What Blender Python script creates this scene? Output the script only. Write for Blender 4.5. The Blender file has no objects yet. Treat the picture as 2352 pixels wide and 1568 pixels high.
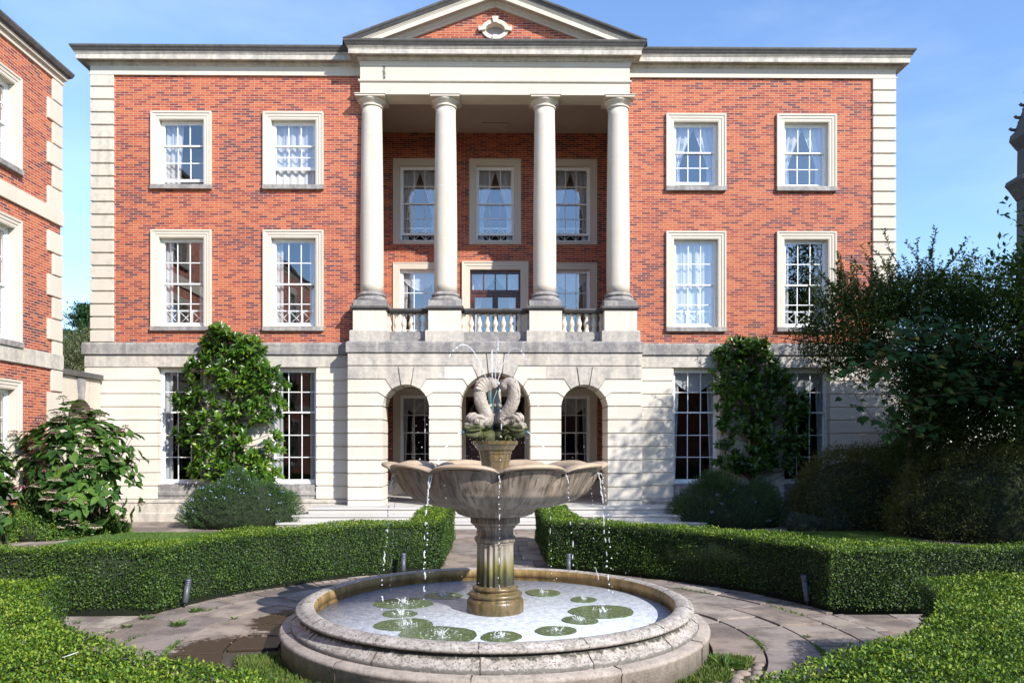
import bpy, math, random
import numpy as np
from math import sin, cos, pi, radians, sqrt, atan2, tan
from mathutils import Vector, Matrix

random.seed(7)
RNG = np.random.default_rng(11)
sc = bpy.context.scene
COL = sc.collection

# ------------------------------------------------------------------ camera
TH = radians(0.6)
F = 1769.0                      # focal length in photo units (photo 2352 wide)
U0, V0, EYE = 1156.0, 1022.0, 2.04
cam_d = bpy.data.cameras.new('camera')
cam = bpy.data.objects.new('camera', cam_d)
COL.objects.link(cam)
cam.location = (0, 0, EYE)
cam.rotation_euler = (pi / 2, 0, -TH)
cam_d.sensor_width = 36
cam_d.lens = 36 * F / 2352
cam_d.shift_x = (1176 - U0) / 2352
cam_d.shift_y = (V0 - 784) / 2352
cam_d.clip_start = 0.1
cam_d.clip_end = 2000
sc.camera = cam

# ------------------------------------------------------------------ light
AZ, EL = radians(43), radians(33)
w = bpy.data.worlds.new('World'); sc.world = w; w.use_nodes = True
nt = w.node_tree
bg = nt.nodes['Background']
sky = nt.nodes.new('ShaderNodeTexSky'); sky.sky_type = 'NISHITA'
sky.sun_disc = False
sky.sun_elevation = EL
sky.sun_rotation = pi - AZ
sky.altitude = 50; sky.air_density = 1.0; sky.dust_density = 0.15; sky.ozone_density = 3.0
# thin high cirrus mixed into the sky
tc = nt.nodes.new('ShaderNodeTexCoord')
mp = nt.nodes.new('ShaderNodeMapping'); mp.inputs['Scale'].default_value = (1.1, 1.1, 3.5)
mp.inputs['Rotation'].default_value = (0.2, 0.5, 0.3)
nz = nt.nodes.new('ShaderNodeTexNoise'); nz.inputs['Scale'].default_value = 2.2
nz.inputs['Detail'].default_value = 7; nz.inputs['Roughness'].default_value = 0.55
rp = nt.nodes.new('ShaderNodeValToRGB')
rp.color_ramp.elements[0].position = 0.46; rp.color_ramp.elements[0].color = (0, 0, 0, 1)
rp.color_ramp.elements[1].position = 0.85; rp.color_ramp.elements[1].color = (0.22, 0.22, 0.22, 1)
mx = nt.nodes.new('ShaderNodeMix'); mx.data_type = 'RGBA'
mx.inputs['B'].default_value = (6.0, 6.6, 7.4, 1)
L = nt.links.new
L(tc.outputs['Generated'], mp.inputs['Vector']); L(mp.outputs[0], nz.inputs['Vector'])
L(nz.outputs['Fac'], rp.inputs['Fac']); L(rp.outputs['Color'], mx.inputs['Factor'])
tn = nt.nodes.new('ShaderNodeMix'); tn.data_type = 'RGBA'; tn.blend_type = 'MULTIPLY'
tn.inputs['Factor'].default_value = 1; tn.inputs['B'].default_value = (0.96, 1.03, 1.14, 1)
L(sky.outputs['Color'], tn.inputs['A']); L(tn.outputs['Result'], mx.inputs['A']); L(mx.outputs['Result'], bg.inputs['Color'])
bg.inputs['Strength'].default_value = 0.16

sd = bpy.data.lights.new('sun', 'SUN'); sd.energy = 4.6; sd.angle = radians(0.53)
sd.color = (1.0, 0.955, 0.89)
so = bpy.data.objects.new('sun', sd); COL.objects.link(so)
sunv = Vector((sin(AZ) * cos(EL), -cos(AZ) * cos(EL), sin(EL)))
so.rotation_euler = sunv.to_track_quat('Z', 'Y').to_euler()
so.location = (20, -20, 30)

sc.view_settings.view_transform = 'Standard'
sc.view_settings.look = 'None'
sc.view_settings.gamma = 1
sc.view_settings.exposure = 0.70
sc.cycles.max_bounces = 8
sc.cycles.transparent_max_bounces = 16
sc.cycles.sample_clamp_indirect = 6

# ------------------------------------------------------------------ helpers
def ray(u, v):
    t = (u - U0) / F
    return (sin(TH) + t * cos(TH)), (cos(TH) - t * sin(TH)), (V0 - v) / F
def P(u, v, Y):
    dx, dy, dz = ray(u, v); k = Y / dy
    return Vector((dx * k, Y, EYE + dz * k))
def G(u, v, z=0.0):
    dx, dy, dz = ray(u, v); k = (z - EYE) / dz
    return Vector((dx * k, dy * k, z))

def tag(o, label=None, cat=None, group=None, kind=None):
    if label: o['label'] = label
    if cat: o['category'] = cat
    if group: o['group'] = group
    if kind: o['kind'] = kind
    return o
def thing(name, label, cat, loc=(0, 0, 0), rz=0, group=None):
    o = bpy.data.objects.new(name, None); COL.objects.link(o)
    o.location = loc; o.rotation_euler = (0, 0, rz); o.empty_display_size = 0.2
    return tag(o, label, cat, group)
def link_mesh(name, me, mats, parent=None):
    for m in (mats if isinstance(mats, (list, tuple)) else [mats]):
        me.materials.append(m)
    o = bpy.data.objects.new(name, me); COL.objects.link(o)
    if parent: o.parent = parent
    return o
def copy_tree(o, parent=None):
    c = o.copy(); COL.objects.link(c); c.parent = parent
    for ch in list(o.children):
        copy_tree(ch, c)
    return c

class MB:
    def __init__(s, xf=None):
        s.v = []; s.f = []; s.m = []; s.sm = []; s.xf = xf
    def add(s, verts, faces, mi=0, smooth=False):
        b = len(s.v)
        for p in verts:
            p = tuple(p)
            s.v.append(s.xf(p) if s.xf else p)
        for f in faces:
            s.f.append(tuple(i + b for i in f)); s.m.append(mi); s.sm.append(smooth)
        return s
    def box(s, x0, x1, y0, y1, z0, z1, mi=0):
        v = [(x0, y0, z0), (x1, y0, z0), (x1, y1, z0), (x0, y1, z0), (x0, y0, z1), (x1, y0, z1), (x1, y1, z1), (x0, y1, z1)]
        return s.add(v, [(0, 3, 2, 1), (4, 5, 6, 7), (0, 1, 5, 4), (1, 2, 6, 5), (2, 3, 7, 6), (3, 0, 4, 7)], mi)
    def quad(s, a, b, c, d, mi=0):
        return s.add([a, b, c, d], [(0, 1, 2, 3)], mi)
    def prism(s, poly, y0, y1, mi=0, smooth=False):      # poly in (x,z), counter-clockwise seen from -y
        n = len(poly)
        v = [(x, y0, z) for x, z in poly] + [(x, y1, z) for x, z in poly]
        f = [tuple(range(n)), tuple(range(2 * n - 1, n - 1, -1))]
        f += [(i, i + n, (i + 1) % n + n, (i + 1) % n) for i in range(n)]
        return s.add(v, f, mi, smooth)
    def slab(s, poly, z0, z1, mi=0):                      # poly in (x,y)
        n = len(poly)
        v = [(x, y, z0) for x, y in poly] + [(x, y, z1) for x, y in poly]
        f = [tuple(range(n - 1, -1, -1)), tuple(range(n, 2 * n))]
        f += [(i, (i + 1) % n, (i + 1) % n + n, i + n) for i in range(n)]
        return s.add(v, f, mi)
    def lathe(s, prof, c=(0, 0, 0), n=32, mi=0, smooth=True, a0=0.0, fr=None, caps=True):
        b = []
        for r, z in prof:
            for k in range(n):
                a = a0 + 2 * pi * k / n
                rr = fr(r, z, a) if fr else r
                b.append((c[0] + rr * cos(a), c[1] + rr * sin(a), c[2] + z))
        f = []
        for j in range(len(prof) - 1):
            for k in range(n):
                k2 = (k + 1) % n
                f.append((j * n + k, j * n + k2, (j + 1) * n + k2, (j + 1) * n + k))
        if caps and prof[0][0] > 1e-4: f.append(tuple(range(n - 1, -1, -1)))
        if caps and prof[-1][0] > 1e-4: f.append(tuple((len(prof) - 1) * n + k for k in range(n)))
        return s.add(b, f, mi, smooth)
    def tube(s, pts, rad, n=8, mi=0, cap=True, flat=1.0):
        pts = [Vector(p) for p in pts]; m = len(pts)
        if not isinstance(rad, (list, tuple)): rad = [rad] * m
        b = []; up = None
        for i, p in enumerate(pts):
            t = (pts[min(i + 1, m - 1)] - pts[max(i - 1, 0)])
            t = t.normalized() if t.length > 1e-9 else Vector((0, 0, 1))
            if up is None:
                up = t.orthogonal().normalized()
            up = (up - t * up.dot(t)); up = up.normalized() if up.length > 1e-6 else t.orthogonal().normalized()
            sd_ = t.cross(up)
            for k in range(n):
                a = 2 * pi * k / n
                b.append(p + (up * cos(a) + sd_ * sin(a) * flat) * rad[i])
        f = []
        for j in range(m - 1):
            for k in range(n):
                k2 = (k + 1) % n
                f.append((j * n + k, j * n + k2, (j + 1) * n + k2, (j + 1) * n + k))
        if cap:
            f.append(tuple(range(n - 1, -1, -1))); f.append(tuple((m - 1) * n + k for k in range(n)))
        return s.add(b, f, mi, True)
    def ball(s, c, r, n=10, m=6, mi=0, sc_=(1, 1, 1)):
        prof = [(sin(pi * j / m) * r, -cos(pi * j / m) * r) for j in range(m + 1)]
        b = []
        for rr, z in prof:
            for k in range(n):
                a = 2 * pi * k / n
                b.append((c[0] + rr * cos(a) * sc_[0], c[1] + rr * sin(a) * sc_[1], c[2] + z * sc_[2]))
        f = [(j * n + k, j * n + (k + 1) % n, (j + 1) * n + (k + 1) % n, (j + 1) * n + k) for j in range(m) for k in range(n)]
        return s.add(b, f, mi, True)
    def build(s, name, mats, parent=None, bevel=0):
        me = bpy.data.meshes.new(name)
        me.from_pydata([tuple(p) for p in s.v], [], s.f)
        me.polygons.foreach_set('material_index', s.m)
        me.polygons.foreach_set('use_smooth', s.sm)
        me.update()
        o = link_mesh(name, me, mats, parent)
        if bevel:
            bm_ = o.modifiers.new('bevel', 'BEVEL'); bm_.width = bevel; bm_.segments = 2; bm_.limit_method = 'ANGLE'
        return o

def sweep(mb, path, prof, closed=False, mi=0):
    """horizontal mitred moulding; path (x,y), outward is to the right of travel; prof (p,z)"""
    n = len(path); rows = []
    for i in range(n):
        a = Vector(path[i - 1]) if (i > 0 or closed) else None
        b = Vector(path[i]); c = Vector(path[(i + 1) % n]) if (i < n - 1 or closed) else None
        d1 = (b - a).normalized() if a is not None else (c - b).normalized()
        d2 = (c - b).normalized() if c is not None else d1
        n1 = Vector((d1.y, -d1.x)); n2 = Vector((d2.y, -d2.x))
        m = (n1 + n2); m = m / max(1e-6, m.dot(n1))
        rows.append([(b.x + m.x * p, b.y + m.y * p, z) for p, z in prof])
    k = len(prof); v = [q for r in rows for q in r]; f = []
    for i in range(n if closed else n - 1):
        j = (i + 1) % n
        for q in range(k - 1):
            f.append((i * k + q, j * k + q, j * k + q + 1, i * k + q + 1))
    if not closed:
        f.append(tuple(range(k - 1, -1, -1))); f.append(tuple((n - 1) * k + q for q in range(k)))
    mb.add(v, f, mi)

def wall(mb, x0, x1, z0, z1, holes, y0, y1, mi=0):
    xs = sorted({x0, x1} | {h[0] for h in holes} | {h[1] for h in holes})
    zs = sorted({z0, z1} | {h[2] for h in holes} | {h[3] for h in holes})
    for a, b in zip(xs, xs[1:]):
        for c, d in zip(zs, zs[1:]):
            mx_, mz_ = (a + b) / 2, (c + d) / 2
            if any(h[0] < mx_ < h[1] and h[2] < mz_ < h[3] for h in holes): continue
            mb.quad((a, y0, c), (b, y0, c), (b, y0, d), (a, y0, d), mi)
            mb.quad((b, y1, c), (a, y1, c), (a, y1, d), (b, y1, d), mi)
    for h in holes:
        a, b, c, d = h
        mb.quad((a, y0, c), (a, y0, d), (a, y1, d), (a, y1, c), mi)
        mb.quad((b, y0, c), (b, y1, c), (b, y1, d), (b, y0, d), mi)
        mb.quad((a, y0, c), (a, y1, c), (b, y1, c), (b, y0, c), mi)
        mb.quad((a, y0, d), (b, y0, d), (b, y1, d), (a, y1, d), mi)
    mb.quad((x0, y0, z0), (x0, y0, z1), (x0, y1, z1), (x0, y1, z0), mi)
    mb.quad((x1, y0, z0), (x1, y1, z0), (x1, y1, z1), (x1, y0, z1), mi)
    mb.quad((x0, y0, z1), (x1, y0, z1), (x1, y1, z1), (x0, y1, z1), mi)

# ---- leaves
SIMPLE = ([(0, 0, 0), (.45, .5, .10), (1, 0, 0), (.45, -.5, .10)], [(0, 3, 2), (0, 2, 1)])
BIG = ([(0, 0, 0), (.28, .42, .07), (.66, .36, .05), (1, 0, -.12), (.66, -.36, .05), (.28, -.42, .07), (.30, 0, 0), (.66, 0, -.02)],
       [(0, 6, 1), (1, 6, 7, 2), (2, 7, 3), (3, 7, 4), (4, 7, 6, 5), (5, 6, 0)])
LOBED = ([(0, 0, 0), (.10, .5, .05), (.5, .62, .0), (.62, .30, .05), (1, 0, -.1), (.62, -.30, .05), (.5, -.62, 0), (.10, -.5, .05), (.42, 0, .02)],
         [(0, 8, 1), (1, 8, 2), (2, 8, 3), (3, 8, 4), (4, 8, 5), (5, 8, 6), (6, 8, 7), (7, 8, 0)])
def unit(a):
    return a / np.maximum(np.linalg.norm(a, axis=1, keepdims=True), 1e-9)
def rand_dirs(n):
    return unit(RNG.normal(size=(n, 3)))
def leaf_mesh(name, Pp, T, N, Ln, Wd, mat, parent=None, shape=SIMPLE, extra=None, smooth=False, midx=None):
    """T tip direction, N face normal; Ln length array, Wd width array"""
    T = unit(T); B = unit(np.cross(N, T)); N = np.cross(T, B)
    tv = np.array(shape[0]); n = len(Pp); k = len(tv)
    Ln = np.broadcast_to(np.asarray(Ln, float), (n,)); Wd = np.broadcast_to(np.asarray(Wd, float), (n,))
    V = (Pp[:, None, :] + T[:, None, :] * (tv[None, :, 0, None] * Ln[:, None, None])
         + B[:, None, :] * (tv[None, :, 1, None] * Wd[:, None, None])
         + N[:, None, :] * (tv[None, :, 2, None] * Ln[:, None, None])).reshape(-1, 3)
    fl = [len(f) for f in shape[1]]; idx = np.concatenate([np.array(f) for f in shape[1]])
    lt = np.tile(np.array(fl), n)
    li = (idx[None, :] + (np.arange(n) * k)[:, None]).reshape(-1)
    ev, ef = (np.array(extra.v, float), extra.f) if extra and extra.v else (np.zeros((0, 3)), [])
    nl = len(V); npoly = len(lt)
    V = np.vstack([V, ev]) if len(ev) else V
    if ef:
        elt = np.array([len(f) for f in ef]); eli = np.concatenate([np.array(f) for f in ef]) + nl
        lt = np.concatenate([lt, elt]); li = np.concatenate([li, eli])
    me = bpy.data.meshes.new(name)
    me.vertices.add(len(V)); me.vertices.foreach_set('co', V.astype(np.float32).ravel())
    me.loops.add(len(li)); me.loops.foreach_set('vertex_index', li.astype(np.int32))
    me.polygons.add(len(lt))
    ls = np.concatenate([[0], np.cumsum(lt)[:-1]]).astype(np.int32)
    me.polygons.foreach_set('loop_start', ls)
    mi = np.zeros(len(lt), np.int32)
    if midx is not None: mi[:npoly] = np.repeat(midx, len(fl))
    if ef: mi[npoly:] = (1 if midx is None else 2) + np.array(extra.m)
    me.polygons.foreach_set('material_index', mi)
    if smooth: me.polygons.foreach_set('use_smooth', np.ones(len(lt), bool))
    me.update(calc_edges=True); me.validate()
    return link_mesh(name, me, mat, parent)

# ------------------------------------------------------------------ materials
def newmat(name):
    m = bpy.data.materials.new(name); m.use_nodes = True
    return m, m.node_tree.nodes, m.node_tree.links.new, m.node_tree.nodes['Principled BSDF']
def coords(N_, Lk, kind='Object', scale=(1, 1, 1)):
    t = N_.new('ShaderNodeTexCoord'); m = N_.new('ShaderNodeMapping'); m.inputs['Scale'].default_value = scale
    Lk(t.outputs[kind], m.inputs['Vector']); return m.outputs[0]
def noise(N_, Lk, vec, s, d=5, r=.55):
    n = N_.new('ShaderNodeTexNoise'); n.inputs['Scale'].default_value = s; n.inputs['Detail'].default_value = d
    n.inputs['Roughness'].default_value = r; Lk(vec, n.inputs['Vector']); return n.outputs['Fac']
def ramp(N_, Lk, fac, stops, interp='LINEAR'):
    r = N_.new('ShaderNodeValToRGB'); r.color_ramp.interpolation = interp
    e = r.color_ramp.elements
    while len(e) < len(stops): e.new(0.5)
    for i, (p, c) in enumerate(stops):
        e[i].position = p; e[i].color = (*c, 1) if len(c) == 3 else c
    Lk(fac, r.inputs['Fac']); return r.outputs['Color']
def mix(N_, Lk, fac, a, b, mode='MIX'):
    m = N_.new('ShaderNodeMix'); m.data_type = 'RGBA'; m.blend_type = mode
    for s_, val in (('Factor', fac), ('A', a), ('B', b)):
        if isinstance(val, (int, float)): m.inputs[s_].default_value = val
        elif isinstance(val, tuple): m.inputs[s_].default_value = (*val, 1)
        else: Lk(val, m.inputs[s_])
    return m.outputs['Result']
def math_(N_, Lk, op, a, b=0.0):
    m = N_.new('ShaderNodeMath'); m.operation = op
    for i, val in enumerate((a, b)):
        if isinstance(val, (int, float)): m.inputs[i].default_value = val
        else: Lk(val, m.inputs[i])
    return m.outputs[0]
def bump(N_, Lk, bs, h, dist=.01, strg=.5, prev=None):
    b = N_.new('ShaderNodeBump'); b.inputs['Distance'].default_value = dist; b.inputs['Strength'].default_value = strg
    Lk(h, b.inputs['Height'])
    if prev: Lk(prev, b.inputs['Normal'])
    Lk(b.outputs[0], bs.inputs['Normal']); return b.outputs[0]

def simple(name, col, rough=.6, metal=0, var=.12, s=8, bstr=.2, spec=None):
    m, N_, Lk, bs = newmat(name)
    v = coords(N_, Lk); f = noise(N_, Lk, v, s)
    c2 = tuple(max(0, c * (1 - var * 2)) for c in col); c1 = tuple(min(1, c * (1 + var)) for c in col)
    Lk(ramp(N_, Lk, f, [(.3, c2), (.7, c1)]), bs.inputs['Base Color'])
    bs.inputs['Roughness'].default_value = rough; bs.inputs['Metallic'].default_value = metal
    if spec is not None: bs.inputs['Specular IOR Level'].default_value = spec
    if bstr: bump(N_, Lk, bs, noise(N_, Lk, v, s * 6), .004, bstr)
    return m

def brick(name, axis):
    m, N_, Lk, bs = newmat(name)
    t = N_.new('ShaderNodeTexCoord'); sp = N_.new('ShaderNodeSeparateXYZ'); cb = N_.new('ShaderNodeCombineXYZ')
    Lk(t.outputs['Object'], sp.inputs[0]); Lk(sp.outputs[axis], cb.inputs[0]); Lk(sp.outputs['Z'], cb.inputs[1])
    v = cb.outputs[0]
    b = N_.new('ShaderNodeTexBrick'); Lk(v, b.inputs['Vector'])
    b.inputs['Scale'].default_value = 1; b.inputs['Brick Width'].default_value = .24; b.inputs['Row Height'].default_value = .0627
    b.inputs['Mortar Size'].default_value = .0064; b.inputs['Mortar Smooth'].default_value = .25
    b.inputs['Color1'].default_value = (0, 0, 0, 1); b.inputs['Color2'].default_value = (1, 1, 1, 1); b.inputs['Mortar'].default_value = (.5, .5, .5, 1)
    n1 = noise(N_, Lk, v, .55, 3); n2 = noise(N_, Lk, v, 14, 4)
    f = math_(N_, Lk, 'ADD', b.outputs['Color'], math_(N_, Lk, 'MULTIPLY', math_(N_, Lk, 'SUBTRACT', n1, .5), .9))
    f = math_(N_, Lk, 'ADD', f, math_(N_, Lk, 'MULTIPLY', math_(N_, Lk, 'SUBTRACT', n2, .5), .35))
    c = ramp(N_, Lk, f, [(.0, (.11, .030, .034)), (.12, (.16, .032, .028)), (.28, (.25, .044, .026)), (.48, (.34, .064, .026)), (.72, (.41, .092, .033)), (1, (.44, .115, .040))])
    c = mix(N_, Lk, b.outputs['Fac'], c, (.50, .345, .255))
    # faint efflorescence and soot clouds
    c = mix(N_, Lk, ramp(N_, Lk, noise(N_, Lk, v, 1.3, 6, .7), [(.58, (0, 0, 0)), (.8, (.16, .16, .16))]), c, (.52, .34, .28))
    Lk(c, bs.inputs['Base Color']); bs.inputs['Roughness'].default_value = .85
    inv = math_(N_, Lk, 'SUBTRACT', 1.0, b.outputs['Fac'])
    h = math_(N_, Lk, 'ADD', inv, math_(N_, Lk, 'MULTIPLY', n2, .3))
    bump(N_, Lk, bs, h, .008, .6)
    return m

def stone(name, base=(.595, .535, .44), dirt=(.16, .15, .145), amount=.0, warm=.25, joints=None, lich=0.0, scale=1.0, algae=0.0, rough=.82):
    """amount 0..1 = how much of it is covered by grey weathering"""
    m, N_, Lk, bs = newmat(name)
    v = coords(N_, Lk); vs = coords(N_, Lk, scale=(2.2 * scale, 2.2 * scale, .45 * scale))
    n0 = noise(N_, Lk, v, .9 * scale, 5); n1 = noise(N_, Lk, vs, 1.6, 6, .65); n2 = noise(N_, Lk, v, 9 * scale, 6, .7); n3 = noise(N_, Lk, v, 60, 3)
    c = mix(N_, Lk, ramp(N_, Lk, n0, [(.35, (0, 0, 0)), (.7, (1, 1, 1))]), tuple(b * .90 for b in base), base)
    c = mix(N_, Lk, ramp(N_, Lk, n1, [(.55, (0, 0, 0)), (.75, (warm, warm, warm))]), c, (base[0] * .92, base[1] * .74, base[2] * .52))
    if joints:
        jw, jh = joints
        t = N_.new('ShaderNodeTexCoord'); sp = N_.new('ShaderNodeSeparateXYZ'); cb = N_.new('ShaderNodeCombineXYZ')
        Lk(t.outputs['Object'], sp.inputs[0]); Lk(math_(N_, Lk, 'ADD', sp.outputs['X'], sp.outputs['Y']), cb.inputs[0]); Lk(sp.outputs['Z'], cb.inputs[1])
        b = N_.new('ShaderNodeTexBrick'); Lk(cb.outputs[0], b.inputs['Vector']); b.inputs['Scale'].default_value = 1
        b.inputs['Brick Width'].default_value = jw; b.inputs['Row Height'].default_value = jh; b.inputs['Mortar Size'].default_value = .004
        b.inputs['Color1'].default_value = (0, 0, 0, 1); b.inputs['Color2'].default_value = (1, 1, 1, 1)
        c = mix(N_, Lk, math_(N_, Lk, 'MULTIPLY', b.outputs['Color'], .28), c, (base[0] * .82, base[1] * .74, base[2] * .66))
        c = mix(N_, Lk, b.outputs['Fac'], c, tuple(min(1, x * 1.12) for x in base))
    if amount > 0:
        lo = .72 - amount * .5
        f = math_(N_, Lk, 'ADD', math_(N_, Lk, 'MULTIPLY', n1, .55), math_(N_, Lk, 'MULTIPLY', n2, .45))
        k = ramp(N_, Lk, f, [(lo, (0, 0, 0)), (min(.98, lo + .26), (.9, .9, .9))])
        d = mix(N_, Lk, ramp(N_, Lk, n3, [(.35, (0, 0, 0)), (.65, (1, 1, 1))]), tuple(x * .6 for x in dirt), tuple(min(1, x * 2.1) for x in dirt))
        c = mix(N_, Lk, k, c, d)
    if lich > 0:
        vo = N_.new('ShaderNodeTexVoronoi'); Lk(v, vo.inputs['Vector']); vo.inputs['Scale'].default_value = 42
        n4 = noise(N_, Lk, v, 16, 5, .75)
        k = math_(N_, Lk, 'MULTIPLY', ramp(N_, Lk, vo.outputs['Distance'], [(.2, (1, 1, 1)), (.42, (0, 0, 0))]), ramp(N_, Lk, n4, [(.44, (0, 0, 0)), (.58, (lich, lich, lich))]))
        c = mix(N_, Lk, k, c, (.07, .065, .055))
        k2 = ramp(N_, Lk, noise(N_, Lk, v, 7, 6, .75), [(.55, (0, 0, 0)), (.68, (lich * .8,) * 3)])
        c = mix(N_, Lk, k2, c, (.17, .15, .125))
        k3 = ramp(N_, Lk, noise(N_, Lk, v, 34, 6, .8), [(.52, (0, 0, 0)), (.60, (lich * .85,) * 3)])
        c = mix(N_, Lk, k3, c, (.11, .10, .09))
    if algae > 0:
        k = ramp(N_, Lk, noise(N_, Lk, vs, 2.3, 6, .7), [(.42, (0, 0, 0)), (.62, (algae,) * 3)])
        c = mix(N_, Lk, k, c, (.045, .05, .012))
        k = ramp(N_, Lk, noise(N_, Lk, vs, 3.1, 6, .7), [(.5, (0, 0, 0)), (.7, (algae,) * 3)])
        c = mix(N_, Lk, k, c, (.28, .16, .045))
    if lich >= 1:
        t = N_.new('ShaderNodeTexCoord'); sp = N_.new('ShaderNodeSeparateXYZ'); Lk(t.outputs['Object'], sp.inputs[0])
        z_ = math_(N_, Lk, 'ADD', sp.outputs['Z'], math_(N_, Lk, 'MULTIPLY', math_(N_, Lk, 'SUBTRACT', n2, .5), .12))
        k = ramp(N_, Lk, math_(N_, Lk, 'MULTIPLY', math_(N_, Lk, 'ABSOLUTE', math_(N_, Lk, 'SUBTRACT', z_, .355)), 10), [(.12, (.92, .92, .92)), (.30, (0, 0, 0))])
        c = mix(N_, Lk, k, c, (.03, .03, .02))
        k = ramp(N_, Lk, math_(N_, Lk, 'ADD', math_(N_, Lk, 'MULTIPLY', math_(N_, Lk, 'ABSOLUTE', math_(N_, Lk, 'SUBTRACT', z_, .245)), 10), math_(N_, Lk, 'MULTIPLY', n1, .3)), [(.30, (.8, .8, .8)), (.45, (0, 0, 0))])
        c = mix(N_, Lk, k, c, (.10, .095, .085))
    Lk(c, bs.inputs['Base Color']); bs.inputs['Roughness'].default_value = rough
    h = math_(N_, Lk, 'ADD', math_(N_, Lk, 'MULTIPLY', n2, 1.0), math_(N_, Lk, 'MULTIPLY', n3, .5))
    bump(N_, Lk, bs, h, .006 if not lich else .012, .45)
    return m

def foliage(name, cols, rough=.45, trans=.3, spec=.5, nscale=1.2, coat=0):
    m, N_, Lk, bs = newmat(name)
    g = N_.new('ShaderNodeNewGeometry'); v = coords(N_, Lk)
    nf = math_(N_, Lk, 'MULTIPLY', math_(N_, Lk, 'SUBTRACT', noise(N_, Lk, v, nscale, 5, .65), .5), 1.1)
    f = math_(N_, Lk, 'ADD', math_(N_, Lk, 'ADD', math_(N_, Lk, 'MULTIPLY', g.outputs['Random Per Island'], .8), .1), nf)
    st = [(i / (len(cols) - 1), c) for i, c in enumerate(cols)]
    c = ramp(N_, Lk, f, st)
    Lk(c, bs.inputs['Base Color']); bs.inputs['Roughness'].default_value = rough; bs.inputs['Specular IOR Level'].default_value = spec
    tr = N_.new('ShaderNodeBsdfTranslucent'); Lk(mix(N_, Lk, .5, c, (.20, .34, .02), 'MIX'), tr.inputs['Color'])
    ms = N_.new('ShaderNodeMixShader'); ms.inputs[0].default_value = trans
    out = N_['Material Output']; Lk(bs.outputs[0], ms.inputs[1]); Lk(tr.outputs[0], ms.inputs[2]); Lk(ms.outputs[0], out.inputs['Surface'])
    return m

def glassmat(name, refl=.22, tint=(.80, .84, .86)):
    m, N_, Lk, bs = newmat(name)
    tr = N_.new('ShaderNodeBsdfTransparent'); tr.inputs['Color'].default_value = (*tint, 1)
    gl = N_.new('ShaderNodeBsdfGlossy'); gl.inputs['Roughness'].default_value = .005; gl.inputs['Color'].default_value = (1, 1, 1, 1)
    fr = N_.new('ShaderNodeLayerWeight'); fr.inputs['Blend'].default_value = .5
    v = coords(N_, Lk)
    b = N_.new('ShaderNodeBump'); b.inputs['Distance'].default_value = .02; b.inputs['Strength'].default_value = .12
    Lk(noise(N_, Lk, v, 1.6, 1), b.inputs['Height']); Lk(b.outputs[0], gl.inputs['Normal'])
    ms = N_.new('ShaderNodeMixShader')
    Lk(math_(N_, Lk, 'ADD', math_(N_, Lk, 'MULTIPLY', math_(N_, Lk, 'POWER', fr.outputs['Facing'], 4.0), .7), refl), ms.inputs[0]); Lk(tr.outputs[0], ms.inputs[1]); Lk(gl.outputs[0], ms.inputs[2])
    Lk(ms.outputs[0], N_['Material Output'].inputs['Surface'])
    return m

BRX = brick('brick_front', 'X'); BRY = brick('brick_side', 'Y')
ST = stone('limestone', amount=.16)
STR = stone('limestone_rusticated', base=(.65, .605, .525), amount=.10, joints=(.82, .352))
STC = stone('limestone_frieze', base=(.60, .55, .46), amount=.14, joints=(1.2, 3.0))
STW = stone('limestone_weathered', base=(.52, .48, .42), dirt=(.115, .11, .112), amount=.86, joints=(1.1, 3.0))
STW2 = stone('limestone_streaked', base=(.58, .53, .45), dirt=(.15, .145, .145), amount=.60, joints=(.9, 3.0))
STD = stone('gutter_stone_dark', base=(.13, .12, .11), dirt=(.045, .043, .042), amount=.75, joints=(1.25, 9.0))
STS = stone('step_stone', base=(.50, .48, .45), dirt=(.24, .235, .235), amount=.35)
WHITE = simple('white_painted_wood', (.80, .80, .78), .38, var=.03, bstr=.05)
DARKWOOD = simple('dark_red_wood', (.085, .028, .018), .35, var=.3, s=5)
LEAD = simple('roof_lead', (.10, .10, .105), .6)
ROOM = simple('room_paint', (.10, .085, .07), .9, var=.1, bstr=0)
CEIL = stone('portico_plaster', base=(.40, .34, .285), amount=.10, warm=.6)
GLASS = glassmat('window_glass', .22, (.95, .97, .98))
GLASSD = glassmat('ground_floor_glass', .05, (.80, .82, .82))
def curtain_mat():
    m, N_, Lk, bs = newmat('sheer_curtain')
    bs.inputs['Base Color'].default_value = (.78, .78, .80, 1); bs.inputs['Roughness'].default_value = .9
    tr = N_.new('ShaderNodeBsdfTranslucent'); tr.inputs['Color'].default_value = (.8, .8, .8, 1)
    ms = N_.new('ShaderNodeMixShader'); ms.inputs[0].default_value = .4
    Lk(bs.outputs[0], ms.inputs[1]); Lk(tr.outputs[0], ms.inputs[2]); Lk(ms.outputs[0], N_['Material Output'].inputs['Surface'])
    return m
CURT = curtain_mat()
CURTG = simple('grey_green_curtain', (.30, .33, .32), .9, var=.1, bstr=0)

# ------------------------------------------------------------------ ground
def soil_mat():
    m, N_, Lk, bs = newmat('ground_soil')
    v = coords(N_, Lk); n = noise(N_, Lk, v, 3, 8, .7)
    Lk(ramp(N_, Lk, n, [(.3, (.035, .028, .018)), (.55, (.07, .055, .035)), (.7, (.05, .07, .02))]), bs.inputs['Base Color'])
    bs.inputs['Roughness'].default_value = .95; bump(N_, Lk, bs, noise(N_, Lk, v, 25, 6), .03, .8)
    return m
mb = MB(); mb.quad((-400, -300, -.035), (400, -300, -.035), (400, 600, -.035), (-400, 600, -.035))
tag(mb.build('ground', soil_mat()), kind='structure')

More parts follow.
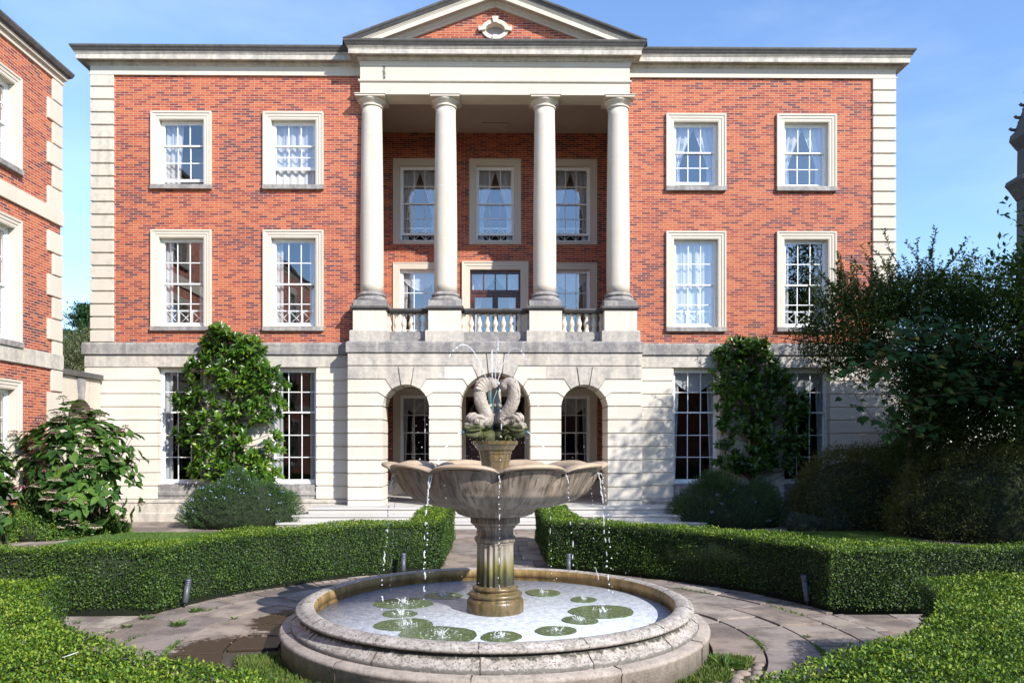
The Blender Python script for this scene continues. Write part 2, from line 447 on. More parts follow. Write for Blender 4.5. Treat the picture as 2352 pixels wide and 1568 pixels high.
FC = Vector((0, 8.15, 0))            # fountain centre
def slab_mat():
    m, N_, Lk, bs = newmat('york_stone_paving')
    g = N_.new('ShaderNodeNewGeometry'); v = coords(N_, Lk)
    base = ramp(N_, Lk, g.outputs['Random Per Island'], [(0, (.16, .125, .105)), (.3, (.27, .21, .165)), (.55, (.34, .28, .225)), (.8, (.22, .18, .16)), (1, (.40, .34, .28))])
    n1 = noise(N_, Lk, v, 2.2, 7, .65); n2 = noise(N_, Lk, v, 22, 6, .7)
    c = mix(N_, Lk, ramp(N_, Lk, n1, [(.44, (0, 0, 0)), (.60, (.80, .80, .80))]), base, (.12, .095, .08))
    c = mix(N_, Lk, ramp(N_, Lk, n2, [(.56, (0, 0, 0)), (.75, (.5, .5, .5))]), c, (.42, .38, .34))
    # splashed water stain beside the basin, with a ragged edge
    sp = N_.new('ShaderNodeVectorMath'); sp.operation = 'DISTANCE'; sp.inputs[1].default_value = (-2.42, 7.55, 0)
    mp_ = N_.new('ShaderNodeMapping'); mp_.inputs['Scale'].default_value = (1, 1, 1); t = N_.new('ShaderNodeTexCoord')
    Lk(t.outputs['Object'], mp_.inputs[0]); Lk(mp_.outputs[0], sp.inputs[0])
    d = math_(N_, Lk, 'ADD', sp.outputs['Value'], math_(N_, Lk, 'MULTIPLY', math_(N_, Lk, 'SUBTRACT', noise(N_, Lk, v, 7, 8, .8), .5), 1.3))
    sp2 = N_.new('ShaderNodeVectorMath'); sp2.operation = 'DISTANCE'; sp2.inputs[1].default_value = (-2.15, 9.0, 0); Lk(mp_.outputs[0], sp2.inputs[0])
    d2 = math_(N_, Lk, 'ADD', sp2.outputs['Value'], math_(N_, Lk, 'MULTIPLY', math_(N_, Lk, 'SUBTRACT', noise(N_, Lk, v, 6, 8, .8), .5), 1.0))
    d = math_(N_, Lk, 'MINIMUM', d, math_(N_, Lk, 'ADD', d2, .15))
    wet = ramp(N_, Lk, d, [(.78, (1, 1, 1)), (.85, (0, 0, 0))])
    c = mix(N_, Lk, wet, c, mix(N_, Lk, .5, (.035, .022, .012), (.06, .04, .022)))
    Lk(c, bs.inputs['Base Color'])
    r = N_.new('ShaderNodeMapRange'); r.inputs['To Min'].default_value = .85; r.inputs['To Max'].default_value = .42
    Lk(wet, r.inputs['Value']); Lk(r.outputs[0], bs.inputs['Roughness'])
    bump(N_, Lk, bs, math_(N_, Lk, 'ADD', noise(N_, Lk, v, 6, 6), math_(N_, Lk, 'MULTIPLY', n2, .4)), .012, .5)
    return m
SLAB = slab_mat()
rd = random.Random(5)
def ring_slabs(mb, r0, r1, lmin, lmax, gap=.015, cover=None):
    a = rd.uniform(0, .5); end = a + 2 * pi
    if cover: a, end = cover
    while a < end - .05:
        da = rd.uniform(lmin, lmax) / ((r0 + r1) / 2); da = min(da, end - a)
        g = gap / r0
        ns = max(2, int(da / .06)); z = rd.uniform(-.006, .004)
        aa = [a + g + (da - 2 * g) * i / ns for i in range(ns + 1)]
        j0, j1 = rd.uniform(-.01, .01), rd.uniform(-.01, .01)
        poly = [(FC.x + (r1 - gap + j1) * cos(t), FC.y + (r1 - gap + j1) * sin(t)) for t in aa] + [(FC.x + (r0 + gap + j0) * cos(t), FC.y + (r0 + gap + j0) * sin(t)) for t in reversed(aa)]
        # counter-clockwise order
        mb.slab(poly[::-1] if False else [(x, y) for x, y in poly], -.03, z)
        a += da
mb = MB()
ring_slabs(mb, 2.72, 3.28, .65, 1.15); ring_slabs(mb, 3.28, 3.82, .6, 1.25); ring_slabs(mb, 3.82, 4.2, .5, 1.1)
ring_slabs(mb, 4.2, 4.36, .10, .2, .008); ring_slabs(mb, 4.36, 4.62, .3, .5, .01, (1.0, 2.15)); ring_slabs(mb, 4.36, 4.62, .3, .5, .01, (4.2, 5.25))
ring_slabs(mb, 2.21, 2.72, .5, .9, .015, (-.35, 3.3))
tag(mb.build('paving', SLAB, bevel=.004), kind='structure')
def grid_slabs(mb, x0, x1, y0, y1, rh, wmin, wmax, skip=None):
    y = y0
    while y < y1 - .05:
        h = min(rh * rd.uniform(.8, 1.25), y1 - y); x = x0
        if y1 - y - h < .15: h = y1 - y
        while x < x1 - .05:
            wd = min(rd.uniform(wmin, wmax), x1 - x)
            if x1 - x - wd < .2: wd = x1 - x
            cx, cy = x + wd / 2, y + h / 2
            if not (skip and skip(cx, cy)):
                z = rd.uniform(-.006, .004)
                mb.slab([(x + .006, y + .006), (x + wd - .006, y + .006 + rd.uniform(0, .006)), (x + wd - .006, y + h - .006), (x + .006, y + h - .006)], -.03, z)
            x += wd
        y += h
mb = MB()
inring = lambda x, y: math.hypot(x, y - 8.15) < 4.5
grid_slabs(mb, -.92, .92, 12.4, 17.2, .62, .5, .95, lambda x, y: math.hypot(x, y - 8.15) < 4.36)
grid_slabs(mb, -.92, .92, 0, 3.75, .6, .5, .9)
grid_slabs(mb, -10.4, 10.4, 17.0, 20.7, .7, .7, 1.3, lambda x, y: (3.0 < abs(x) < 9.4 and y < 17.95) or (abs(x) > 7.9 + (y - 17) * .35 and y < 18.2 and abs(x) > 10.2))
for s_ in (-1, 1):
    a, b = (-10.4, -4.15) if s_ < 0 else (4.15, 10.4)
    mb2 = MB(); grid_slabs(mb2, a, b, 7.25, 9.3, .66, .6, 1.1); mb.add([(p[0], p[1], p[2] - .006) for p in mb2.v], mb2.f)
    grid_slabs(mb, -10.4 if s_ < 0 else 9.2, -9.2 if s_ < 0 else 10.4, 9.3, 17, .7, .5, .8)
tag(mb.build('path', SLAB, bevel=.004), kind='structure')

def lawn_mat():
    m, N_, Lk, bs = newmat('lawn_green'); v = coords(N_, Lk)
    Lk(ramp(N_, Lk, noise(N_, Lk, v, 40, 5, .7), [(.3, (.03, .09, .012)), (.7, (.075, .20, .03))]), bs.inputs['Base Color'])
    bs.inputs['Roughness'].default_value = .9; bump(N_, Lk, bs, noise(N_, Lk, v, 120, 3), .02, .8)
    return m
LAWN = lawn_mat()
GRASSM = foliage('grass_blade', [(.035, .10, .012), (.07, .17, .02), (.13, .22, .04), (.20, .22, .07)], .6, .3)
for s_ in (-1, 1):
    mb = MB()
    pl = [(s_ * x, y) for x, y in ((1.7, 13.3), (4.9, 10.4), (8.9, 10.2), (9.1, 16.2), (8.9, 17.5), (8.3, 17.9), (3.1, 17.9), (3.0, 17.2), (1.7, 17.0))]
    mb.slab(pl if s_ > 0 else pl[::-1], -.03, .012)
    tag(mb.build('lawn', LAWN), kind='structure')
    n = 26000
    X = RNG.uniform(3.2, 9.0, n) * s_; Y = RNG.uniform(16.3, 17.88, n)
    T = np.stack([RNG.normal(0, .35, n), RNG.normal(0, .35, n), np.ones(n)], 1)
    Nn = np.stack([RNG.normal(0, 1, n), -np.ones(n), np.zeros(n)], 1)
    o = leaf_mesh('grass', np.stack([X, Y, np.full(n, .01)], 1), T, Nn, RNG.uniform(.03, .06, n), .008, GRASSM)
    tag(o, 'short mown lawn grass behind the %s box hedge' % ('left' if s_ < 0 else 'right'), 'grass', kind='stuff')

# ------------------------------------------------------------------ windows
WN = [0]
def ringframe(mb, x0, x1, z0, z1, ws, wt, wb, y0, y1):
    mb.box(x0, x0 + ws, y0, y1, z0, z1); mb.box(x1 - ws, x1, y0, y1, z0, z1)
    mb.box(x0 + ws, x1 - ws, y0, y1, z1 - wt, z1); mb.box(x0 + ws, x1 - ws, y0, y1, z0, z0 + wb)
def surround(mb, x0, x1, z0, z1, prof):
    rows = [[(x0 + d, -p, z0 + d * .52), (x1 - d, -p, z0 + d * .52), (x1 - d, -p, z1 - d), (x0 + d, -p, z1 - d)] for d, p in prof]
    v = [q for r in rows for q in r]; f = []
    for j in range(len(prof) - 1):
        for k in range(4):
            f.append((j * 4 + k, j * 4 + (k + 1) % 4, (j + 1) * 4 + (k + 1) % 4, (j + 1) * 4 + k))
    mb.add(v, f)
ARCH = [(0, -.01), (0, .075), (.045, .075), (.06, .055), (.12, .055), (.127, .04), (.185, .04), (.2, .03), (.21, .03), (.21, -.16)]
PLAIN = [(0, -.01), (0, .05), (.03, .05), (.035, .035), (.125, .035), (.13, .03), (.2, .03), (.205, .02), (.21, .02), (.21, -.16)]
def curtain_sheet(mb, xa, xb, za, zb, y, n=16, amp=.02, taper=None, m=8):
    v = []
    for j in range(m + 1):
        t = j / m; z = zb + (za - zb) * t
        wf = taper(t) if taper else 1
        for i in range(n + 1):
            s_ = i / n
            x = xa + (xb - xa) * s_ * wf
            v.append((x, y + amp * sin(s_ * pi * n * .5 + t * .6) * (1 + .3 * sin(3 * t)), z))
    f = [(j * (n + 1) + i, j * (n + 1) + i + 1, (j + 1) * (n + 1) + i + 1, (j + 1) * (n + 1) + i) for j in range(m) for i in range(n)]
    mb.add(v, f, 0, True)
def swag(mb, x0, x1, zt, drop, y, n=24, m=7):
    v = []
    for j in range(m + 1):
        t = j / m
        for i in range(n + 1):
            s_ = i / n
            z = zt - t * drop * (.25 + .75 * sin(pi * s_)) 
            v.append((x0 + (x1 - x0) * s_, y + .02 * cos(t * pi * m), z))
    f = [(j * (n + 1) + i, j * (n + 1) + i + 1, (j + 1) * (n + 1) + i + 1, (j + 1) * (n + 1) + i) for j in range(m) for i in range(n)]
    mb.add(v, f, 0, True)

def make_window(root, xf, xc, zo0, zo1, ow, zmeet, up, lo, trim='arch', glass=None, openb=0.0, openmeet=0.0,
                curtain=None, guard=False, label=None, sillmat=None, setback=.12, cols=3, sill=True, xoff=0):
    """zo0/zo1 opening bottom/top; ow opening width; up/lo pane rows per sash"""
    h = ow / 2; x0, x1 = xc - h, xc + h; d = .21
    glass = glass or GLASS
    W_ = MB(xf); y0 = setback
    ringframe(W_, x0, x1, zo0, zo1, .05, .05, .05, y0, y0 + .12)          # fixed box frame
    win = W_.build('window', WHITE, root)
    if label: win['label'] = label
    if trim:
        s_ = MB(xf)
        prof = ARCH if trim == 'arch' else PLAIN
        if sill:
            rows = [[(x0 - d + q, -p, zo0 - .12), (x0 - d + q, -p, zo1 + d - q), (x1 + d - q, -p, zo1 + d - q), (x1 + d - q, -p, zo0 - .12)] for q, p in prof]
            v = [q for r in rows for q in r]
            s_.add(v, [(j * 4 + k, j * 4 + k + 1, (j + 1) * 4 + k + 1, (j + 1) * 4 + k) for j in range(len(prof) - 1) for k in range(3)])
        else:
            surround(s_, x0 - d, x1 + d, zo0 - .11, zo1 + d, [(q, p) for q, p in prof])
        s_.build('surround', ST, win)
        if sill:
            q = MB(xf); q.box(x0 - d - .01, x1 + d + .01, -.10, .15, zo0 - .125, zo0 - .002)
            q.build('sill', STW, win, bevel=.008)
    # sashes
    a, b = x0 + .05, x1 - .05
    def sash(nm, z0, z1, rows, ya, brail):
        q = MB(xf); ringframe(q, a, b, z0, z1, .045, .04, brail, ya, ya + .035)
        gx0, gx1, gz0, gz1 = a + .045, b - .045, z0 + brail, z1 - .04
        for i in range(1, cols):
            x = gx0 + (gx1 - gx0) * i / cols; q.box(x - .011, x + .011, ya + .004, ya + .03, gz0, gz1)
        for i in range(1, rows):
            z = gz0 + (gz1 - gz0) * i / rows
            for k in range(cols):
                xa_ = gx0 + (gx1 - gx0) * k / cols + (.011 if k else 0); xb_ = gx0 + (gx1 - gx0) * (k + 1) / cols - (.011 if k < cols - 1 else 0)
                q.box(xa_, xb_, ya + .004, ya + .03, z - .011, z + .011)
        o = q.build('sash', WHITE, win)
        g = MB(xf); g.quad((gx0, ya + .016, gz0), (gx1, ya + .016, gz0), (gx1, ya + .016, gz1), (gx0, ya + .016, gz1))
        g.build('pane', glass, win)
    zt = zo1 - .05; zb = zo0 + .05
    sash('upper', zmeet - .02, zt, up, y0 + .02, .04)
    sash('lower', zb + openb, zmeet + .02 + openmeet, lo, y0 + .062, .075)
    yc = y0 + .19
    if curtain:
        q = MB(xf); cm = CURT
        if curtain == 'full':
            curtain_sheet(q, x0 - .05, x1 + .05, zo0, zo1, yc, 26, .03)
        elif curtain == 'left':
            curtain_sheet(q, x0 - .02, x0 + ow * .45, zo0, zo1, yc, 14, .028, lambda t: 1 - .15 * t)
            curtain_sheet(q, x1 + .02, x1 - ow * .10, zo0, zo1, yc, 6, .02)
        elif curtain == 'tied':
            tp = lambda t: 1.0 - .62 * min(1, t / .6) + .12 * max(0, t - .6)
            curtain_sheet(q, x0 - .02, x0 + ow * .52, zo0, zo1, yc, 14, .025, tp)
            curtain_sheet(q, x1 + .02, x1 - ow * .52, zo0, zo1, yc, 14, .025, tp)
        elif curtain == 'sides':
            curtain_sheet(q, x0 - .02, x0 + ow * .2, zo0, zo1, yc, 8, .025); curtain_sheet(q, x1 + .02, x1 - ow * .2, zo0, zo1, yc, 8, .025)
        elif curtain == 'swag':
            swag(q, x0 - .03, x1 + .03, zo1, .62, yc - .04)
            curtain_sheet(q, x0 - .02, x0 + ow * .2, zo0, zo1, yc, 8, .025, lambda t: 1 - .4 * t)
            curtain_sheet(q, x1 + .02, x1 - ow * .2, zo0, zo1, yc, 8, .025, lambda t: 1 - .4 * t)
        elif curtain == 'blind':
            q.box(x0, x1, yc - .02, yc, zo1 - .16, zo1)
            curtain_sheet(q, x0 - .02, x0 + ow * .25, zo0, zo1, yc + .03, 8, .02)
        q.build('curtain', cm, win)
    if guard:
        q = MB(xf); g0, g1 = zo0 + .10, zo0 + .48
        q.box(x0, x1, yc - .03, yc - .005, g1 - .035, g1 + .01); q.box(x0, x1, yc - .03, yc - .005, g0 - .03, g0)
        for k in range(3):
            xa_ = x0 + .07 + (ow - .14) * k / 3; xb_ = x0 + .07 + (ow - .14) * (k + 1) / 3
            for (p0, p1) in (((xa_, g0), (xb_, g1 - .03)), ((xa_, g1 - .03), (xb_, g0))):
                q.tube([(p0[0], yc - .018, p0[1]), (p1[0], yc - .018, p1[1])], .014, 4)
            if k: q.box(xa_ - .012, xa_ + .012, yc - .03, yc - .005, g0, g1 - .035)
        q.build('guard_rail', WHITE, win)
    return win

# ------------------------------------------------------------------ main building
YB, YC, YF, YK = 20.8, 20.2, 20.45, 24.1
BX = 10.86
B = thing('brick_mansion', 'three-storey red brick and limestone mansion with four-column portico and pediment, facing the fountain', 'building', (0, 0, 0))
ident = None
WXS = (-8.43, -5.43, 5.43, 8.43)
HO = .6
Z2 = (9.03, 10.78); Z1 = (5.23, 7.61)
for s_ in (-1, 1):
    mb = MB(); holes = []
    for x in WXS:
        if x * s_ > 0:
            for z0, z1 in (Z2, Z1): holes.append((x - HO - .03, x + HO + .03, z0 - .03, z1 + .03))
    a, b = (-BX + .04, -3.58) if s_ < 0 else (3.58, BX - .04)
    wall(mb, a, b, 4.7, 12.0, holes, YB, YB + .36)
    mb.build('brick_wall', BRX, B)
    mb = MB()                                              # outer side wall
    x = s_ * (BX - .04)
    xa, xb = (x, x + .3) if s_ < 0 else (x - .3, x)
    mb.box(xa, xb, YB + .36, 31, 0, 12.0); mb.build('side_wall', BRY, B)
    # quoins
    mb = MB(); z = 4.79
    q0, q1 = (-BX, -BX + .63) if s_ < 0 else (BX - .63, BX)
    mb.box(q0 + .03, q1 - .03, YB - .012, YB + .5, 4.77, 11.98)
    while z < 11.9:
        zt_ = min(z + .3425, 11.975)
        mb.box(q0, q1, YB - .055, YB + .63, z + .022, zt_ - .018); z += .3425
    mb.build('quoins', stone('quoin_stone', amount=.42, scale=.6) if s_ < 0 else ST, B, bevel=.012)
    # frieze
# frieze and cornice: one mitred moulding round the whole block
path = [(-BX, 31), (-BX, YB), (-3.58, YB), (-3.58, YF), (3.58, YF), (3.58, YB), (BX, YB), (BX, 31)]
path = [(x, y) for x, y in path]
mb = MB(); sweep(mb, [(-BX, 31), (-BX, YB - .03), (-3.58, YB - .03)], [(-.05, 11.96), (.03, 11.96), (.03, 11.99), (.0, 11.99), (.0, 12.21), (-.05, 12.21)])
mb.build('frieze', STC, B)
mb = MB(); sweep(mb, [(3.58, YB - .03), (BX, YB - .03), (BX, 31)], [(-.05, 11.96), (.03, 11.96), (.03, 11.99), (.0, 11.99), (.0, 12.21), (-.05, 12.21)])
mb.build('frieze', STC, B)
mb = MB(); sweep(mb, path, [(-.05, 12.205), (.035, 12.205), (.04, 12.225), (.06, 12.24), (.085, 12.265), (.10, 12.30), (.10, 12.315), (.225, 12.315), (.235, 12.285), (.265, 12.285), (.265, 12.415), (.28, 12.42), (.28, 12.44), (.30, 12.45), (.30, 12.47), (-.05, 12.47)])
mb.build('cornice', STW2, B)
mb = MB(); sweep(mb, path, [(-.05, 12.472), (.315, 12.472), (.315, 12.485), (.33, 12.50), (.345, 12.53), (.375, 12.565), (.385, 12.59), (.385, 12.62), (-.1, 12.66)])
mb.build('gutter', STD, B)
mb = MB(); mb.box(-BX + .05, BX - .05, 20.95, 31, 12.4, 12.6); mb.build('roof', LEAD, B)
mb = MB(); mb.box(-BX + .05, BX - .05, 31, 31.3, 0, 12.4); mb.build('rear_wall', BRX, B)

# rooms behind the windows
mb = MB()
for s_ in (-1, 1):
    a, b = (-BX + .3, -3.95) if s_ < 0 else (3.95, BX - .3)
    for z in (.42, 4.45, 8.1, 11.9): mb.box(a, b, YB + .365, 26, z, z + .25)
    mb.box(a, b, 26, 26.2, .4, 12.2)
    x = s_ * 3.78; mb.box(x - .16, x + .16, YB + .37, 26, .46, 12.2)
    x = s_ * 6.93; mb.box(x - .08, x + .08, YB + .37, 26, .67, 11.9)
for z in (.42, 4.45, 8.1): mb.box(-3.6, 3.6, YK + .37, 27.5, z, z + .2)
mb.box(-3.6, 3.6, 27.5, 27.7, .4, 12.2)
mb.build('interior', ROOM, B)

# portico recess
mb = MB()
BW = 2.38
holes = [(-BW - .63, -BW + .63, 8.39, 10.80), (-.63, .63, 8.39, 10.80), (BW - .63, BW + .63, 8.39, 10.80),
         (-BW - .63, -BW + .63, 5.0, 7.56), (-.80, .80, 4.775, 7.55), (BW - .63, BW + .63, 5.0, 7.56),
         (-BW - .63, -BW + .63, .98, 3.62), (-.93, .93, .462, 3.58), (BW - .63, BW + .63, .98, 3.62)]
wall(mb, -3.62, 3.62, .46, 12.2, holes, YK, YK + .36)
mb.build('recess_wall', BRX, B)
for s_ in (-1, 1):
    mb = MB(); x = s_ * 3.6
    mb.box(min(x, x + s_ * .02), max(x, x + s_ * .02), YB + .361, YK, 4.4, 12.2)
    mb.box(min(x, x + s_ * .02), max(x, x + s_ * .02), 21.26, YK, .46, 4.3)
    mb.build('recess_side_wall', BRY, B)
mb = MB(); mb.box(-3.59, 3.59, 21.02, YK - .002, 11.80, 11.95); mb.box(-.4, .4, 23.3, 23.9, 11.76, 11.80)
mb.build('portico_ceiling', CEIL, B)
mb = MB(); mb.box(-3.59, 3.59, 21.255, YK - .002, 4.30, 4.765); mb.build('balcony_floor', ST, B)
mb = MB(); mb.box(-4.0, 4.0, 20.1, YK - .003, .1, .46)
mb.build('loggia_floor', STS, B)
for a_, b_ in ((-3.58, -.96), (.96, 3.58)):
    mb = MB(); mb.box(a_, b_, YK - .05, YK - .002, .462, .93); mb.build('dado', ST, B)

# entablature over the columns
mb = MB()
sweep(mb, [(-3.58, YB - .002), (-3.58, YF), (3.58, YF), (3.58, YB - .002)], [(-.6, 11.335), (0, 11.335), (0, 11.655), (.035, 11.665), (.045, 11.69), (.045, 11.715), (.0, 11.725), (.0, 12.08), (.012, 12.085), (.012, 12.15), (.02, 12.155), (.02, 12.20), (-.6, 12.20)])
mb.build('architrave', STC, B)
mb = MB(); mb.box(-2.98, 2.98, YF + .02, 21.03, 11.337, 12.2); mb.build('beam', ST, B)

mb = MB(); sx = P(882, 165, YF).x
rs = random.Random(4); L_, R_ = [], []
for i in range(14):
    z = 12.14 - .42 * i / 13; w_ = .022 + .02 * abs(sin(i * 1.3)) + (.05 if i == 13 else 0) + (.03 if i == 0 else 0); L_.append((sx - w_ + rs.uniform(-.01, .01), z)); R_.append((sx + w_ + rs.uniform(-.01, .01), z))
mb.prism(L_ + R_[::-1], YF - .003, YF + .002); mb.build('drip_stain', simple('drip_soot', (.20, .185, .18), .9, var=.4, s=14), B)
# pediment
sl = .382; XE = 3.965; ZE = 12.62
def rake(mb, prof, mi=0):
    za = ZE + XE * sl; v = []
    for p, h in prof:
        for (x, zz) in ((-XE, ZE), (0, za), (XE, ZE)): v.append((x, YF - p, zz + h))
    f = []
    for j in range(len(prof) - 1):
        for k in range(2): f.append((j * 3 + k, j * 3 + k + 1, (j + 1) * 3 + k + 1, (j + 1) * 3 + k))
    n = len(prof)
    mb.add(v, f, mi)
def rake_clip(mb, prof):
    """same but the two feet stop on the horizontal cornice"""
    za = ZE + XE * sl; v = []
    for p, h in prof:
        xb = XE + h / sl
        for (x, zz) in ((-xb, ZE + .02), (0, za + h), (xb, ZE + .02)): v.append((x, YF - p, zz))
    f = []
    for j in range(len(prof) - 1):
        for k in range(2): f.append((j * 3 + k, j * 3 + k + 1, (j + 1) * 3 + k + 1, (j + 1) * 3 + k))
    mb.add(v, f)
mb = MB(); rake_clip(mb, [(-.5, -.47), (.0, -.47), (.02, -.45), (.02, -.42), (.05, -.40), (.10, -.335), (.10, -.32), (.235, -.32), (.235, -.34), (.265, -.34), (.265, -.215), (.28, -.205), (.28, -.185), (.30, -.175), (.30, -.15)])
mb.build('raking_cornice', STC, B)
mb = MB(); rake_clip(mb, [(.30, -.15), (.315, -.15), (.315, -.13), (.33, -.115), (.345, -.085), (.375, -.055), (.385, -.03), (.385, 0), (-.1, .04), (-6, .04)])
mb.build('raking_gutter', STD, B)
# tympanum with an oval opening
oz, ow_, oh_ = 13.09, .255, .165
mb = MB(); za = ZE + XE * sl - .46
hx = (za - 12.6) / sl
out = [(-hx, 12.6), (0, 12.6), (hx, 12.6), (0, za)]
N_o = 32
ring = [(ow_ * 1.02 * cos(2 * pi * k / N_o), oz + oh_ * 1.02 * sin(2 * pi * k / N_o)) for k in range(N_o)]
def outer_pt(a):
    dx, dz = cos(a), sin(a); best = 1e9
    # intersect with triangle edges
    for (p, q) in (((-hx, 12.6), (hx, 12.6)), ((hx, 12.6), (0, za)), ((0, za), (-hx, 12.6))):
        ex, ez = q[0] - p[0], q[1] - p[1]; den = dx * ez - dz * ex
        if abs(den) < 1e-9: continue
        t = ((p[0]) * ez - (p[1] - oz) * ex) / den; u_ = ((p[0]) * dz - (p[1] - oz) * dx) / den
        if t > 0 and -1e-6 <= u_ <= 1 + 1e-6: best = min(best, t)
    return (dx * best, oz + dz * best)
angs = sorted([2 * pi * k / 96 for k in range(96)] + [atan2(12.6 - oz, hx) % (2 * pi), atan2(12.6 - oz, -hx) % (2 * pi), pi / 2])
v = []; f = []
for a in angs:
    r_ = 1.02 / sqrt((cos(a) / ow_) ** 2 + (sin(a) / oh_) ** 2)
    x, z = outer_pt(a); v.append((x, YF + .06, z)); v.append((r_ * cos(a), YF + .06, oz + r_ * sin(a)))
n = len(angs)
for i in range(n): j = (i + 1) % n; f.append((2 * i, 2 * j, 2 * j + 1, 2 * i + 1))
mb.add(v, f); mb.build('tympanum', BRX, B)
mb = MB()
def oval_block(a0, a1, s0, s1, y0, n=8):
    ps = []
    for k in range(n + 1):
        a = a0 + (a1 - a0) * k / n; ps.append((ow_ * cos(a) * s1[0], oz + oh_ * sin(a) * s1[1]))
    for k in range(n, -1, -1):
        a = a0 + (a1 - a0) * k / n; ps.append((ow_ * cos(a) * s0, oz + oh_ * sin(a) * s0))
    mb.prism(ps[::-1], y0, YF + .3)
for q in range(4):
    c = q * pi / 2
    oval_block(c - .2, c + .2, 1.0, (1.75, 1.95), YF - .03, 3)
    oval_block(c + .2, c + pi / 2 - .2, 1.0, (1.42, 1.6), YF + .02, 10)
mb.build('oculus_ring', ST, B)
mb = MB(); mb.box(-.3, .3, YF + .24, YF + .26, oz - .2, oz + .2); mb.build('oculus_panel', simple('grey_louvre', (.34, .32, .34), .7), B)
mb = MB(); mb.add([(-XE, YF + .3, ZE - .05), (0, YF + .3, ZE + XE * sl - .05), (XE, YF + .3, ZE - .05), (-XE, 27, ZE - .05), (0, 27, ZE + XE * sl - .05), (XE, 27, ZE - .05)], [(0, 1, 4, 3), (1, 2, 5, 4), (3, 4, 5)])
mb.build('pediment_roof', LEAD, B)

# wing windows
xfK = lambda p: (p[0], p[1] + YK, p[2])
xfB = lambda p: (p[0], p[1] + YB, p[2])
labels2 = ['upper left corner window with its lower sash slightly raised', 'upper window left of the portico with half-raised sash and full sheer curtain', None, None]
cur2 = ['left', 'full', 'tied', 'tied']
cur1 = ['sides', 'sides', 'full', 'sides']
for i, x in enumerate(WXS):
    ob = (.09, .42, .06, 0)[i]
    make_window(B, xfB, x, Z2[0], Z2[1], 1.2, 10.13 if i < 2 else 10.0, 1, 2, openb=ob, openmeet=(0, .0, 0, 0)[i] , curtain=cur2[i])
    make_window(B, xfB, x, Z1[0], Z1[1], 1.2, 6.40, 2, 2, curtain=cur1[i], guard=True)
# portico windows
for x in (-BW, 0, BW):
    make_window(B, xfK, x, 8.42, 10.77, 1.2, 9.62, 2, 2, trim='plain', openb=.17, openmeet=.0, curtain='tied', guard=True, sill=False)
for x in (-BW, BW):
    make_window(B, xfK, x, 5.03, 7.53, 1.2, 6.18, 2, 2, trim='plain', curtain='swag', sill=False)
    make_window(B, xfK, x, 1.0, 3.6, 1.2, 2.43, 2, 2, trim='plain', curtain='swag', sill=False, glass=GLASSD)
# balcony door and entrance door
def make_door(name, hw, z0, z1, ztr, panes, glazed, tr, glass):
    q = MB(xfK); ringframe(q, -hw, hw, z0, z1, .06, .10, .02, .10, .22)
    q.box(-hw + .06, hw - .06, .10, .22, ztr - .05, ztr + .05)
    for i in range(1, panes):
        x = -hw + .06 + (2 * hw - .12) * i / panes; q.box(x - .02, x + .02, .12, .20, ztr + .05, z1 - .10)
    d = q.build(name, DARKWOOD, B)
    s_ = MB(xfK); dd = .25
    prof = [(0, -.01), (0, .07), (.05, .07), (.065, .05), (.145, .05), (.15, .035), (dd, .03), (dd, -.16)]
    rows = [[(-hw - dd + a, -p, z0), (-hw - dd + a, -p, z1 + dd - a), (hw + dd - a, -p, z1 + dd - a), (hw + dd - a, -p, z0)] for a, p in prof]
    v = [q_ for r in rows for q_ in r]
    s_.add(v, [(j * 4 + k, j * 4 + k + 1, (j + 1) * 4 + k + 1, (j + 1) * 4 + k) for j in range(len(prof) - 1) for k in range(3)])
    s_.build('surround', ST, d)
    g = MB(xfK); g.quad((-hw + .06, .16, ztr + .05), (hw - .06, .16, ztr + .05), (hw - .06, .16, z1 - .1), (-hw + .06, .16, z1 - .1)); g.build('pane', glass, d)
    for s2 in (-1, 1):
        a, b = (-hw + .065, -.004) if s2 < 0 else (.004, hw - .065)
        q = MB(xfK)
        if glazed:
            ringframe(q, a, b, z0 + .02, ztr - .052, .085, .12, .5, .12, .17)
            g = MB(xfK); g.quad((a + .085, .15, z0 + .52), (b - .085, .15, z0 + .52), (b - .085, .15, ztr - .17), (a + .085, .15, ztr - .17)); g.build('pane', glass, d)
        else:
            ringframe(q, a, b, z0 + .02, ztr - .052, .11, .12, .2, .12, .17)
            q.box(a + .11, b - .11, .12, .17, z0 + .95, z0 + 1.1)
            q.box(a + .11, b - .11, .145, .165, z0 + .22, z0 + .95); q.box(a + .11, b - .11, .145, .165, z0 + 1.1, ztr - .17)
            q.box(a + .17, b - .17, .135, .145, z0 + .30, z0 + .87); q.box(a + .17, b - .17, .135, .145, z0 + 1.18, ztr - .25)
        q.build('door_leaf', DARKWOOD, d)
        h = MB(xfK); h.ball((s2 * .06, .09, z0 + 1.02), .03); h.build('door_handle', simple('brass', (.6, .42, .15), .3, 1), d)
    return d
d1 = make_door('balcony_door', .79, 4.775, 7.53, 6.86, 4, True, 0, GLASS); d1['label'] = 'dark red-brown glazed double door with four-pane fanlight on the balcony'
q = MB(xfK); swag(q, -.76, 0, 7.5, .5, .4); swag(q, 0, .76, 7.5, .5, .4)
curtain_sheet(q, -.8, -.35, 4.8, 7.5, .45, 12, .025, lambda t: 1 - .6 * t); curtain_sheet(q, .8, .35, 4.8, 7.5, .45, 12, .025, lambda t: 1 - .6 * t)
q.build('curtain', CURT, d1)
d2 = make_door('entrance_door', .92, .462, 3.56, 2.85, 3, False, 0, GLASSD)

